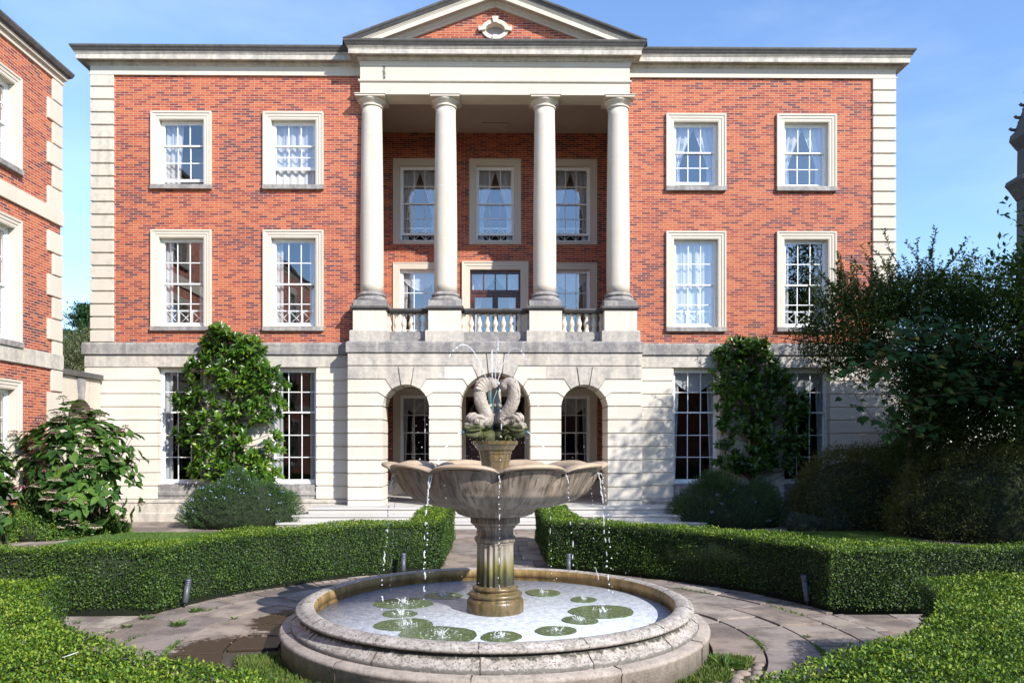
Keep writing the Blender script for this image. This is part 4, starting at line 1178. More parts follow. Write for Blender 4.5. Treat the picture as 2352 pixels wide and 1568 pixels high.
# dolphins
def dol_mat():
    m, N_, Lk, bs = newmat('dolphin_stone'); v = coords(N_, Lk)
    n = noise(N_, Lk, v, 9, 6, .65); t = N_.new('ShaderNodeTexCoord'); sp = N_.new('ShaderNodeSeparateXYZ'); Lk(t.outputs['Object'], sp.inputs[0])
    c = ramp(N_, Lk, n, [(.3, (.20, .17, .14)), (.5, (.33, .285, .235)), (.7, (.43, .375, .31))])
    zz = math_(N_, Lk, 'ADD', sp.outputs['Z'], math_(N_, Lk, 'MULTIPLY', math_(N_, Lk, 'SUBTRACT', n, .5), .22))
    mr = N_.new('ShaderNodeMapRange'); mr.inputs['From Min'].default_value = .14; mr.inputs['From Max'].default_value = .19; mr.inputs['To Min'].default_value = 1; mr.inputs['To Max'].default_value = 0; Lk(zz, mr.inputs['Value'])
    c = mix(N_, Lk, mr.outputs[0], c, mix(N_, Lk, n, (.02, .022, .01), (.09, .10, .02)))
    Lk(c, bs.inputs['Base Color']); bs.inputs['Roughness'].default_value = .7
    vo = N_.new('ShaderNodeTexVoronoi'); Lk(coords(N_, Lk, scale=(1, 1, 1)), vo.inputs['Vector']); vo.inputs['Scale'].default_value = 38
    bump(N_, Lk, bs, math_(N_, Lk, 'ADD', math_(N_, Lk, 'MULTIPLY', vo.outputs['Distance'], -1.0), math_(N_, Lk, 'MULTIPLY', n, .3)), .006, .8)
    return m
DOL = dol_mat()
COPPER = simple('verdigris_copper', (.09, .19, .19), .5, .3)
ZD = 2.085
def dolphin(ang, curl=1.0, seed=0, xs=1.0):
    """local: +x outwards (snout), z up from the stand top; rotated by ang about the fountain axis"""
    rd = random.Random(seed); M_ = Matrix.Translation((FC.x, FC.y, ZD)) @ Matrix.Rotation(ang, 4, 'Z')
    mb = MB()
    key = [(.335, .120, .018), (.315, .130, .032), (.285, .150, .048), (.245, .168, .064), (.205, .182, .080), (.165, .192, .086), (.125, .197, .080), (.094, .215, .070), (.084, .25, .063), (.097, .295, .060), (.125, .34, .060), (.147, .39, .060), (.160, .44, .059), (.166, .49, .057), (.165, .54, .054), (.158, .58, .050), (.138, .605, .047), (.110, .605, .044), (.088, .585, .042 * curl), (.082, .555, .040 * curl), (.082, .525, .026)]
    key = [(k_[0] * (1 + (xs - 1) * min(1, max(0, (i_ - 5) / 5))), k_[1], k_[2] * (1.1 if i_ < 7 else 1.04)) for i_, k_ in enumerate(key)]
    # smooth
    K = np.array(key); ts = np.linspace(0, len(K) - 1, 70)
    P_ = np.stack([np.interp(ts, range(len(K)), K[:, i]) for i in range(3)], 1)
    for _ in range(2): P_[1:-1] = (P_[:-2] + 2 * P_[1:-1] + P_[2:]) / 4
    n = 20; v = []; m = len(P_)
    for i in range(m):
        p = Vector((P_[i, 0], 0, P_[i, 1])); a, b = P_[max(i - 1, 0)], P_[min(i + 1, m - 1)]
        t = Vector((b[0] - a[0], 0, b[1] - a[1])).normalized(); nn = Vector((-t.z, 0, t.x))   # in-plane normal
        for k in range(n):
            q = 2 * pi * k / n; r = P_[i, 2]
            # scale rows
            sc_r = 0
            if i > 28:
                sc_r = .0045 * (((i * .5) % 1) ) + .002 * cos(q * 8 + (i // 2 % 2) * pi)
            ridge = .016 * max(0, cos(q + (0 if True else 0))) ** 10 if 26 < i < 60 else 0
            rr = r * (1.0 + 0) + sc_r
            v.append(p + nn * (-cos(q)) * (rr + ridge) + Vector((0, 1, 0)) * sin(q) * rr * .92)
    f = [(i * n + k, i * n + (k + 1) % n, (i + 1) * n + (k + 1) % n, (i + 1) * n + k) for i in range(m - 1) for k in range(n)]
    f += [tuple(range(n - 1, -1, -1)), tuple((m - 1) * n + k for k in range(n))]
    mb.add(v, f, 0, True)
    # upper lip / snout, brow, lower jaw, cheeks
    mb.ball((.335, 0, .135), .034, 14, 8, 0, (1, 1.5, .8))
    mb.ball((.30, 0, .165), .04, 14, 8, 0, (1.5, 1.25, .75))
    mb.tube([(.18, 0, .10), (.26, 0, .075), (.32, 0, .078), (.34, 0, .085)], [.055, .038, .025, .012], 12, flat=1.5)
    for s_ in (-1, 1):
        mb.tube([(.30, s_ * .038, .195), (.275, s_ * .056, .238), (.235, s_ * .070, .258), (.19, s_ * .074, .25), (.15, s_ * .078, .225)], [.016, .024, .024, .018, .01], 10)
        mb.tube([(.34, s_ * .035, .115), (.30, s_ * .055, .105), (.24, s_ * .074, .112), (.19, s_ * .082, .125)], [.012, .013, .012, .008], 8)
        mb.tube([(.31, s_ * .03, .215), (.30, s_ * .03, .25), (.27, s_ * .035, .28), (.23, s_ * .03, .285)], [.012, .02, .018, .01], 8)
        for k in range(4):      # gill fan behind the eye
            a = -.5 + k * .35; mb.tube([(.17, s_ * .084, .18), (.12, s_ * .090, .18 + .05 * sin(a)), (.085, s_ * .082, .18 + .10 * sin(a))], [.006, .012, .005], 6)
        # pectoral fins and leafy base
    # belly fin stub
    mb.tube([(.085, 0, .36), (.055, 0, .37), (.03, 0, .385)], [.016, .02, .016], 8)
    mb.tube([(.18, 0, .055), (.10, 0, .04), (.02, 0, .04)], [.05, .075, .08], 12)
    for _ in range(26):
        a = rd.uniform(-.75, .75); r_ = rd.uniform(.08, .20); z_ = rd.uniform(.0, .10)
        p0 = Vector((r_ * cos(a), r_ * sin(a), z_)); p1 = p0 + Vector((rd.uniform(.02, .06) * cos(a), rd.uniform(.02, .06) * sin(a), rd.uniform(-.05, .03)))
        mb.tube([p0, (p0 + p1) / 2 + Vector((0, 0, .012)), p1], [.022, .016, .004], 6, flat=rd.uniform(.4, 1))
    mb.xf = None
    mb.v = [tuple(M_ @ (Vector(p) - Vector((0, 0, 0)))) for p in mb.v]
    # give the mesh a local origin so that object coordinates start at the stand top
    mb.v = [(p[0], p[1], p[2] - ZD) for p in mb.v]
    o = mb.build('dolphin', DOL, FN); o.location = (0, 0, ZD)
    # eyes
    for s_ in (-1, 1):
        e = MB(); c = Vector((.232, s_ * .070, .205)); e.v = []
        e.ball(c, .022, 14, 8); 
        e2 = MB(); ringp = [c + Vector((.030 * cos(q), s_ * .010, .024 * sin(q))) for q in np.linspace(0, 2 * pi, 17)]
        e.tube(ringp, .006, 6, cap=False)
        R_ = Matrix.Translation((FC.x, FC.y, 0)) @ Matrix.Rotation(ang, 4, 'Z')
        e.v = [tuple(R_ @ Vector(p)) for p in e.v]; e.build('eye', DOL, o)
    # tail fan: ridged shell
    fn = MB(); v = []; na, nr = 40, 8
    big = 1.0 if seed == 1 else .5
    for j in range(nr + 1):
        t = j / nr
        for k in range(na + 1):
            a = radians(-35 + 115 * k / na); rdg = .011 * t * abs(sin(k * pi / 5))
            r = (.02 + .135 * t * (1 + .07 * abs(sin(k * pi / 5)))) * (big if t > 0 else 1)
            v.append(Vector((.085 + sin(a) * r, .028 + .030 * sin(t * 2.6) + rdg, .505 + cos(a) * r + (.07 if seed != 1 else 0))))
    nn = len(v); v2 = [p + Vector((0, -.012, 0)) for p in v]
    f = [(j * (na + 1) + k, j * (na + 1) + k + 1, (j + 1) * (na + 1) + k + 1, (j + 1) * (na + 1) + k) for j in range(nr) for k in range(na)]
    f2 = [tuple(q + nn for q in reversed(x)) for x in f]
    ed = [(nr * (na + 1) + k, nr * (na + 1) + k + 1, nn + nr * (na + 1) + k + 1, nn + nr * (na + 1) + k) for k in range(na)]
    R_ = Matrix.Translation((FC.x, FC.y, 0)) @ Matrix.Rotation(ang, 4, 'Z')
    fn.add([tuple(R_ @ p) for p in v + v2], f + f2 + ed, 0, True); fn.build('tail_fin', DOL, o)
    q = MB(); R3 = Matrix.Translation((FC.x, FC.y, ZD)) @ Matrix.Rotation(ang, 4, 'Z')
    q.tube([tuple(R3 @ Vector((.30, 0, .105))), tuple(R3 @ Vector((.385, 0, .088)))], .011, 10); q.tube([tuple(R3 @ Vector((.36, 0, .093))), tuple(R3 @ Vector((.372, 0, .091)))], .014, 10)
    qq = q.build('nozzle', COPPER, FN)
    return o
dolphin(radians(203), 1.0, 1, 1.03); dolphin(radians(-25), 1.35, 2, 1.3); dolphin(radians(88), 1.1, 3)
mb = MB()
for dx, dy in ((-.03, -.02), (.0, -.03), (-.05, .02)):
    mb.tube([(FC.x + dx * .4 - .03, FC.y + dy, 2.1), (FC.x + dx * .6 - .03, FC.y + dy, 2.40), (FC.x + dx - .02, FC.y + dy, 2.52), (FC.x + dx + (.05 if dx == 0 else -.02), FC.y + dy, 2.70)], .009, 8)
mb.tube([(FC.x - .03, FC.y - .02, 2.38), (FC.x - .035, FC.y - .02, 2.44)], .017, 10)
mb.build('copper_pipe', COPPER, FN)

# jets: broken streams following ballistic arcs
rj = random.Random(9)
def stream(name, p0, v0, t0, t1, r=.0055, brk=.45, label='', group='', wob=.006):
    mb = MB(); n = int((t1 - t0) / .006); pts = []; off = Vector((0, 0, 0))
    def pos(t): return Vector(p0) + Vector(v0) * t + Vector((0, 0, -4.905 * t * t))
    run = []; 
    for i in range(n + 1):
        t = t0 + (t1 - t0) * i / n; fr = i / n
        off = off * .85 + Vector((rj.gauss(0, wob * .4), rj.gauss(0, wob * .4), rj.gauss(0, wob * .4)))
        p = pos(t) + off * (.3 + fr)
        if fr < brk:
            run.append(p)
        elif rj.random() < .68 - .45 * (fr - brk):
            run.append(p)
        else:
            if len(run) > 2: mb.tube(run, [r * rj.uniform(.55, 1.25) * (.5 if k in (0, len(run) - 1) else 1) for k in range(len(run))], 6)
            elif run: mb.ball(run[0], r * rj.uniform(.8, 1.6), 7, 5)
            run = []
    if len(run) > 2: mb.tube(run, [r * rj.uniform(.55, 1.25) for k in run], 6)
    o = mb.build(name, WAT); tag(o, label, 'water jet', group)
    return o
def vel(p0, apex):      # velocity to reach apex
    vz = sqrt(2 * 9.81 * (apex[2] - p0[2])); t = vz / 9.81
    return ((apex[0] - p0[0]) / t, (apex[1] - p0[1]) / t, vz), t
def fall(p0, v, z1):
    return (v[2] + sqrt(v[2] ** 2 + 2 * 9.81 * (p0[2] - z1))) / 9.81
GJ = 'arching jets rising from the dolphins'
for p0, ap, lb in (((-.09, 8.10, 2.72), (-.325, 7.95, 3.075), 'thin water jet arching up and to the left from the dolphin tails'),
                   ((.02, 8.10, 2.68), (.205, 7.98, 3.045), 'thin water jet arching up and to the right from the dolphin tails'),
                   ((-.03, 8.2, 2.72), (-.035, 8.5, 3.09), 'thin straight water jet rising highest behind the dolphins'),
                   ((.0, 8.05, 2.66), (.02, 7.72, 3.10), 'thin water jet rising in the middle and dropping in front of the dolphins')):
    v, ta = vel(p0, ap); stream('water_jet', p0, v, 0, fall(p0, v, 1.82), .0062, .42, lb, GJ)
GM = 'spouts from the dolphin mouths'
for a, lb in ((205, 'white water spout falling from the mouth of the left dolphin'), (-27, 'white water spout falling from the mouth of the right dolphin')):
    a = radians(a); p0 = (FC.x + .385 * cos(a), FC.y + .385 * sin(a), ZD + .086); v = (1.35 * cos(a), 1.35 * sin(a), -.55)
    stream('water_spout', p0, v, 0, .20, .008, .9, lb, GM, .004)
WH = ['at the back left', 'at the far left', 'at the left', 'left of the pedestal', 'in front of the pedestal', 'right of the pedestal', 'at the right', 'at the far right', 'at the back right', 'behind the pedestal']
GO = 'streams overflowing the bowl spouts'
for k in range(NL):
    a = A_SP + 2 * pi * k / NL; rr = 1.085
    p0 = (FC.x + rr * cos(a), FC.y + rr * sin(a), 1.76)
    side = a % (2 * pi)
    pos_ = ('centre front', 'right of centre at front', 'right', 'far right', 'right at back', 'centre back', 'left at back', 'far left', 'left', 'left of centre at front')[k]
    big = k in (2, 8, 9)
    stream('water_stream', p0, (.22 * cos(a), .22 * sin(a), 0), 0, .535, .008 if big else .005, .42 if big else .22, 'broken thread of water falling from the bowl rim, ' + pos_, GO, .010)
    if k in (8, 2, 9, 7):
        stream('water_stream', (p0[0] + .02, p0[1], p0[2]), (.30 * cos(a), .30 * sin(a), 0), 0, .535, .006, .15, 'second thinner thread of drops beside the stream ' + pos_, GO, .012)
mb = MB()
for _ in range(230):
    a = rj.uniform(0, 2 * pi); r = rj.uniform(.2, 1.5); z = rj.uniform(.4, 1.9) if rj.random() < .6 else rj.uniform(1.8, 2.3)
    mb.ball((FC.x + r * cos(a), FC.y + r * sin(a), z), rj.uniform(.0022, .0045), 6, 4)
tag(mb.build('water_drops', WAT), 'loose drops of spray in the air around the fountain', 'spray', kind='stuff')

# ------------------------------------------------------------------ hedges
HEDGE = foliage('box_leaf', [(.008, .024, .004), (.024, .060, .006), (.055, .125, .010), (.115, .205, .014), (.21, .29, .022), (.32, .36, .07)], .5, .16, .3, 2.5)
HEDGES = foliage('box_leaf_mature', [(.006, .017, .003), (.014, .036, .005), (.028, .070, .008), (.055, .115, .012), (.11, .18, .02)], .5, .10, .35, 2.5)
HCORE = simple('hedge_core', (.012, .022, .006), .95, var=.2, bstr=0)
RH = np.random.default_rng(21)
def poly_contains(poly, X, Y):
    inside = np.zeros(len(X), bool); n = len(poly)
    for i in range(n):
        x0, y0 = poly[i]; x1, y1 = poly[(i + 1) % n]
        c = ((y0 > Y) != (y1 > Y)) & (X < (x1 - x0) * (Y - y0) / (y1 - y0 + 1e-12) + x0)
        inside ^= c
    return inside
def hedge(poly, H, leaf, dens_top, dens_side, label, visible=None):
    """poly ccw (x,y)"""
    ar = np.array(poly); lo, hi = ar.min(0), ar.max(0)
    A = (hi - lo).prod(); n = int(A * dens_top)
    X = RH.uniform(lo[0], hi[0], n); Y = RH.uniform(lo[1], hi[1], n); k = poly_contains(poly, X, Y); X, Y = X[k], Y[k]
    und = .022 * np.sin(X * 3.1 + Y * 1.7) + .016 * np.sin(Y * 4.3 - X * 2.1) + .010 * np.sin(X * 11 + 2 * np.sin(Y * 9))
    Pt = np.stack([X, Y, H - .028 + und + RH.uniform(-.04, .016, len(X))], 1)
    n1 = len(Pt); up = np.tile([0, 0, 1.0], (n1, 1)); T = unit(up * RH.uniform(-.1, .8, (n1, 1)) + RH.normal(size=(n1, 3)) * .7)
    Nn = unit(up * 1.0 + RH.normal(size=(n1, 3)) * .42)
    Ps, Ts, Ns = [Pt], [T], [Nn]
    m = len(poly)
    for i in range(m):
        a = Vector(poly[i]); b = Vector(poly[(i + 1) % m]); d = b - a; Ls = d.length
        out = Vector((d.y, -d.x)).normalized()
        mid = (a + b) / 2
        if visible and not visible(mid, out): continue
        q = int(Ls * H * dens_side)
        if q == 0: continue
        t = RH.uniform(0, 1, q); z = RH.uniform(0.02, H, q)
        dep = RH.uniform(-.05, .008, q) + .014 * np.sin(z * 9 + i) + .016 * np.sin((a.x + d.x * t) * 5 + (a.y + d.y * t) * 3) - .05 * (z < .07)
        px = a.x + d.x * t + out.x * dep; py = a.y + d.y * t + out.y * dep
        o3 = np.tile([out.x, out.y, .15], (q, 1))
        Ps.append(np.stack([px, py, z], 1)); Ts.append(unit(o3 * RH.uniform(-.2, .5, (q, 1)) + np.array([0, 0, .25]) + RH.normal(size=(q, 3)) * .7)); Ns.append(unit(o3 * .7 + np.array([0, 0, .5]) + RH.normal(size=(q, 3)) * .40))
    Pp, T, Nn = np.vstack(Ps), np.vstack(Ts), np.vstack(Ns)
    core = MB(); c = ar.mean(0)
    # inset polygon
    ins = []
    for i in range(m):
        a, b, c_ = Vector(poly[i - 1]), Vector(poly[i]), Vector(poly[(i + 1) % m]); d1 = (b - a).normalized(); d2 = (c_ - b).normalized()
        n1_ = Vector((-d1.y, d1.x)); n2_ = Vector((-d2.y, d2.x)); mm = n1_ + n2_; mm = mm / max(.3, mm.dot(n1_)); ins.append(b + mm * .05)
    core.slab([(p.x, p.y) for p in ins], -.03, H - .085)
    ln = RH.uniform(.6, 1.15, len(Pp)) * leaf
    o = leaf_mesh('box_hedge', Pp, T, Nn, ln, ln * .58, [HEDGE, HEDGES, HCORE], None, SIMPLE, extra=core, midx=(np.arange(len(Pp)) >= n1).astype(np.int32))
    tag(o, label, 'hedge', 'clipped box hedges around the fountain')
    return o
def arcpts(r, a0, a1, n):
    return [(FC.x + r * cos(a0 + (a1 - a0) * i / n), FC.y + r * sin(a0 + (a1 - a0) * i / n)) for i in range(n + 1)]
def ang_x(r, x): return math.acos(x / r)
def quad_poly(sx, sy):
    """quadrant polygon, drawn for sx=+1,sy=+1 then mirrored"""
    ri, ro = 4.25, 5.1
    if sy > 0:
        g0, side, N0, N1, aw = 1.18, 9.6, .86, 16.3, .62     # side path edge dy, arm length
        a_s = math.asin(g0 / ri); a_n = math.acos(N0 / ri)
        o_s = math.asin((g0 + .62) / ro); o_n = math.acos((N0 + aw) / ro)
        def inner(a):
            x_ = ri * cos(a); r_ = ri + .32 * max(0, 1 - max(0, x_ - .86) / 2.0) ** 1.3
            return (FC.x + r_ * cos(a), FC.y + r_ * sin(a))
        il = [inner(a_n + (a_s - a_n) * i / 20) for i in range(21)]; il[0] = (N0, il[0][1])
        pl = il + [(side, 8.15 + g0), (side, 8.15 + g0 + .62)] + arcpts(ro, o_s, o_n, 14) + [(N0 + aw, N1), (N0, N1)]
        pl = pl[::-1]            # ccw?
    else:
        g0, side, N0, N1, aw = -.98, 7.0, .86, 2.6, .62
        ro = 5.4; ri = 4.08
        a_s = math.asin(g0 / ri); a_n = -math.acos(N0 / ri)
        o_s = math.asin((g0 - .62) / ro); o_n = -math.acos((N0 + aw) / ro)
        kk = .36 if sx > 0 else .22
        def inner(a):
            x_ = ri * cos(a); r_ = ri + kk * max(0, 1 - max(0, x_ - .86) / 1.5) ** 1.3
            return (FC.x + r_ * cos(a), FC.y + r_ * sin(a))
        pl = [inner(a_n + (a_s - a_n) * i / 20) for i in range(21)] + [(side, 8.15 + g0), (side, 8.15 + g0 - .62)] + arcpts(ro, o_s, o_n, 14) + [(N0 + aw, N1), (N0, N1)]
        pl[0] = (N0, pl[0][1]); pl = pl[::-1]
    pl = [(x * sx, y) for x, y in pl]
    area = sum(pl[i][0] * pl[(i + 1) % len(pl)][1] - pl[(i + 1) % len(pl)][0] * pl[i][1] for i in range(len(pl)))
    return pl if area > 0 else pl[::-1]
vis = lambda mid, out: (mid.x * -out.x + mid.y * -out.y) > -.3
HH = .80
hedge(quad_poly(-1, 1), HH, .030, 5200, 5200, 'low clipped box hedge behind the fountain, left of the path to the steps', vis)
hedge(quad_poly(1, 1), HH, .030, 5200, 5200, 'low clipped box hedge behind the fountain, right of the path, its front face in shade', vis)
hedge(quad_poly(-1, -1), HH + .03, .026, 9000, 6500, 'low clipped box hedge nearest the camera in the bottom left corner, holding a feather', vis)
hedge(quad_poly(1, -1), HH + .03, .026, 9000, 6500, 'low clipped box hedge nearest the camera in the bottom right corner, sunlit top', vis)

# ------------------------------------------------------------------ shrubs and trees
RT = np.random.default_rng(5)
BARK = simple('bark', (.12, .09, .065), .9, var=.3, s=12, bstr=.6)
def limb(mb, a, b, r0, r1, bend=.12, n=5, rnd=random):
    a, b = Vector(a), Vector(b); L_ = (b - a).length; pts = []
    o = Vector((rnd.uniform(-1, 1), rnd.uniform(-1, 1), rnd.uniform(-.3, .6))) * L_ * bend
    for i in range(n + 1):
        t = i / n; pts.append(a.lerp(b, t) + o * sin(pi * t))
    mb.tube(pts, [r0 + (r1 - r0) * i / n for i in range(n + 1)], 7)
def rosettes(C, outd, nl, L0, spread, droop=0.0, rise=.3):
    """nl leaves around each twig tip"""
    n = len(C); Cp = np.repeat(C, nl, 0); O = np.repeat(unit(outd), nl, 0)
    R = RT.normal(size=(n * nl, 3)); R = unit(R - O * (R * O).sum(1, keepdims=True))
    T = unit(O * rise + R * spread + np.array([0, 0, -droop])); Nn = unit(O * 1.0 + R * -.35 + np.array([0, 0, .5]))
    ln = RT.uniform(.7, 1.15, n * nl) * L0
    return Cp + T * (.01), T, Nn, ln
MAGN = foliage('magnolia_leaf', [(.012, .034, .005), (.022, .065, .007), (.045, .115, .010), (.085, .17, .012), (.17, .26, .02)], .30, .16, .6, .8)
def magnolia(prof, v_y, xc_sign, label, holes, Yc, seed, nros, dark=False):
    """prof: list (v, u_left, u_right) in photo units at depth Yc"""
    rr = np.random.default_rng(seed)
    vs = [p[0] for p in prof]; Cs = []; Os = []
    while len(Cs) < nros:
        v = rr.uniform(vs[0], vs[-1]); ul = np.interp(v, vs, [p[1] for p in prof]); ur = np.interp(v, vs, [p[2] for p in prof])
        ul += 26 * max(0, sin(v * .075 + seed)) - 12; ur -= 26 * max(0, sin(v * .083 + 2 * seed)) - 12
        edge = rr.uniform(0, 1); u = ul + (ur - ul) * edge
        if any(((u - h[0]) / h[2]) ** 2 + ((v - h[1]) / h[3]) ** 2 < 1 for h in holes): continue
        if rr.uniform() > .30 + .70 * abs(sin(u * .043 + 2 * sin(v * .031)) * cos(v * .037 + u * .01)) ** .5: continue
        t = abs(edge - .5) * 2
        Y = Yc - (.42 * sqrt(max(0, 1 - t * t)) + .03) * rr.uniform(.15, 1.0) + .32
        p = P(u, v, Y); Cs.append(p); Os.append((((edge - .5) * 2.0) + rr.normal() * .4, -.9 + rr.normal() * .35, .45 + rr.normal() * .35 + (.5 if v < vs[0] + 40 else 0)))
    C = np.array([tuple(p) for p in Cs]); O = np.array(Os)
    Pp, T, Nn, ln = rosettes(C, O, 8, .20, .85, 0.0, .75)
    th = thing('magnolia_shrub', label, 'shrub', (0, 0, 0))
    leaf_mesh('foliage', Pp, T, Nn, ln, ln * .40, [MAGN], th, BIG, smooth=True)
    mb = MB(); rnd = random.Random(seed); um = prof[-1][1] * .5 + prof[-1][2] * .5
    base = P(um, 1150, Yc + .1); base.z = 0.0
    top = P(um, prof[0][0] + 60, Yc + .15); limb(mb, base, top, .05, .015, .03, 8, rnd)
    for k in range(0, len(C), 4):
        z = max(.3, C[k][2] - rr.uniform(.15, .6)); bx = base.x + (top.x - base.x) * (z / top.z)
        limb(mb, (bx, base.y + .05, z), C[k], .014, .006, .08, 4, rnd)
    mb.build('stems', BARK, th)
    return th
magnolia([(752, 502, 522), (770, 497, 540), (785, 470, 585), (815, 455, 600), (845, 445, 630), (875, 430, 645), (905, 413, 650), (935, 410, 640), (960, 412, 634), (1000, 415, 640), (1040, 435, 636), (1080, 445, 632), (1105, 465, 625)], 0, -1,
         'tall glossy magnolia shrub trained on the wall left of the portico', [(592, 1000, 30, 18)], 20.35, 4, 760)
magnolia([(782, 1690, 1745), (800, 1675, 1770), (830, 1630, 1780), (860, 1640, 1800), (900, 1645, 1830), (950, 1655, 1850), (1000, 1660, 1845), (1040, 1645, 1840), (1085, 1665, 1800)], 0, 1,
         'glossy magnolia shrub trained on the wall right of the portico, half in shade', [(1700, 1015, 20, 18)], 20.35, 8, 620)

# rosemary
ROS = foliage('rosemary_leaf', [(.02, .045, .018), (.035, .08, .026), (.06, .12, .035), (.10, .165, .05)], .6, .15, .3, 2)
FLB = simple('pale_blue_flower', (.35, .42, .75), .7, bstr=0)
def rosemary(cx, cy, rx, ry, h, label, seed, nst, cat='shrub', mat=None, L0=.42, name='rosemary_bush', flowers=60, lw=.05):
    rr = np.random.default_rng(seed); a = rr.uniform(0, 2 * pi, nst); q = np.sqrt(rr.uniform(0, 1, nst))
    X = cx + rx * q * np.cos(a); Y = cy + ry * q * np.sin(a)
    lump = 1 + .13 * np.sin(X * 4.1 + seed) + .09 * np.sin(Y * 6 + X * 7)
    Zt = h * np.sqrt(np.clip(1 - q ** 2.4, .03, 1)) * lump * rr.uniform(.82, 1.0, nst)
    outv = np.stack([np.cos(a) * q * .9, np.sin(a) * q * .9, 1.05 - .55 * q], 1); outv = unit(outv + rr.normal(size=(nst, 3)) * .14)
    tip = np.stack([X, Y, Zt], 1); nleaf = 15; L_ = L0 * rr.uniform(.6, 1.1, nst)
    Ps = []; Ts = []
    for k in range(nleaf):
        t = (k + .5) / nleaf
        Pk = tip - outv * ((1 - t) * L_)[:, None] + np.stack([np.cos(a), np.sin(a), 0 * a], 1) * ((t * t) * .04)[..., None] if False else tip - outv * ((1 - t) * L_)[:, None]
        s_ = rr.normal(size=(nst, 3)); Ps.append(Pk); Ts.append(unit(outv * 1.0 + s_ * .55))
    Pp = np.vstack(Ps); T = np.vstack(Ts); keep = Pp[:, 2] > .0; Pp, T = Pp[keep], T[keep]
    ln = rr.uniform(.7, 1.3, len(Pp)) * lw
    core = MB(); n = 18
    core.lathe([(.80, 0), (.85, h * .25), (.72, h * .52), (.42, h * .74), (.0, h * .82)], (0, 0, 0), n)
    core.v = [(cx + p[0] * rx, cy + p[1] * ry, p[2]) for p in core.v]
    o = leaf_mesh(name, Pp, T, rr.normal(size=(len(Pp), 3)), ln, ln * .22, [mat or ROS, HCORE], None, SIMPLE, extra=core)
    tag(o, label, cat)
    if flowers:
        i = rr.choice(nst, flowers); mb = MB()
        for p in tip[i]:
            for _ in range(4): mb.ball(p + rr.normal(size=3) * .02 - np.array([0, .02, .03]), .011, 5, 3)
        f_ = mb.build('flowers', FLB); f_.parent = o
    return o
rosemary(-6.35, 19.35, 1.62, .95, 1.32, 'rounded rosemary bush with pale blue flowers below the left magnolia', 3, 3600)
rosemary(5.85, 19.45, 1.62, .95, 1.34, 'rounded rosemary bush in shade below the right magnolia', 4, 3400, flowers=20)
LAVM = foliage('lavender_leaf', [(.06, .075, .065), (.10, .12, .10), (.14, .15, .14)], .8, .1, .3)
for x, y, h, sd_, lb in ((7.35, 18.3, .50, 1, 'low grey lavender clump nearest the right rosemary bush'), (8.05, 18.2, .55, 2, 'tallest grey lavender clump with upright stems, middle of the shaded bed'), (9.6, 17.9, .42, 3, 'small isolated grey lavender clump at the right end of the shaded lawn')):
    rosemary(x, y, .45, .35, h, lb, 30 + sd_, 420, 'plant', LAVM, .3, 'lavender', 0, .045)

# generic leafy mound
def mound(name, cx, cy, rx, ry, h, leaf, n, mat, label, seed, cat='shrub', lobes=7, group=None, nrm=.6, asp=.5, shape=SIMPLE, clump=.13, npc=26):
    rr = np.random.default_rng(seed)
    cc = rr.normal(size=(lobes, 3)); cc[:, 2] = np.abs(cc[:, 2]); cc = unit(cc)
    nc = max(8, n // npc)
    d = rr.normal(size=(nc, 3)); d[:, 2] = np.abs(d[:, 2]) * 1.0; d = unit(d)
    bumpf = 1 + .16 * np.max(np.clip((d @ cc.T - .72) / .28, 0, 1), axis=1) - .06
    Rr = bumpf * (1 - .12 * rr.uniform(0, 1, nc) ** 2)
    Cn = np.stack([cx + d[:, 0] * rx * Rr, cy + d[:, 1] * ry * Rr, d[:, 2] * h * Rr], 1)
    Pp = np.repeat(Cn, npc, 0) + rr.normal(size=(nc * npc, 3)) * clump * np.array([1, 1, .8]); Pp[:, 2] = np.abs(Pp[:, 2]); O = np.repeat(d, npc, 0)
    T = unit(O * .6 + np.array([0, 0, .35]) + rr.normal(size=Pp.shape) * .6); Nn = unit(O + rr.normal(size=Pp.shape) * nrm)
    ln = rr.uniform(.6, 1.1, len(Pp)) * leaf
    core = MB(); core.lathe([(.84, 0), (.86, h * .3), (.70, h * .58), (.38, h * .78), (0, h * .86)], (0, 0, 0), 18); core.v = [(cx + p[0] * rx, cy + p[1] * ry, p[2]) for p in core.v]
    o = leaf_mesh(name, Pp, T, Nn, ln, ln * asp, [mat, HCORE], None, shape, extra=core)
    return tag(o, label, cat, group)
BOXS = foliage('low_shrub_leaf', [(.03, .08, .01), (.08, .18, .018), (.15, .26, .025), (.22, .28, .04)], .5, .25)
def atg(u, v): g = G(u, v); return g.x, g.y
for (u, v, rx, ry, h, n, lb, sd_) in ((232, 1226, .52, .45, .42, 5200, 'small rounded evergreen shrub at the right end of the left bed', 1), (145, 1234, .62, .5, .66, 7000, 'low evergreen ground shrub under the hydrangea', 2), (60, 1240, .75, .5, .55, 7000, 'low evergreen ground shrub second from the left edge', 3), (-25, 1244, .6, .5, .5, 5000, 'low evergreen ground shrub at the left edge', 4)):
    x, y = atg(u, v); mound('low_shrub', x, y + .1, rx, ry, h, .05, n, BOXS, lb, sd_, group='low shrubs edging the left bed', clump=.05)
MIXS = foliage('fuchsia_leaf', [(.02, .06, .01), (.05, .12, .02), (.11, .19, .04), (.09, .05, .02)], .55, .25)
x, y = -9.75, 17.1; mound('loose_shrub', x, y, .62, .5, 1.15, .075, 9000, MIXS, 'loose small-leaved shrub with reddish stems between the two hydrangeas', 6, clump=.12)
YEW = foliage('golden_shrub_leaf', [(.02, .030, .006), (.05, .06, .01), (.09, .10, .015), (.13, .11, .02)], .6, .2)
YEW2 = foliage('green_shrub_leaf', [(.012, .035, .006), (.03, .075, .012), (.06, .13, .02)], .6, .2)
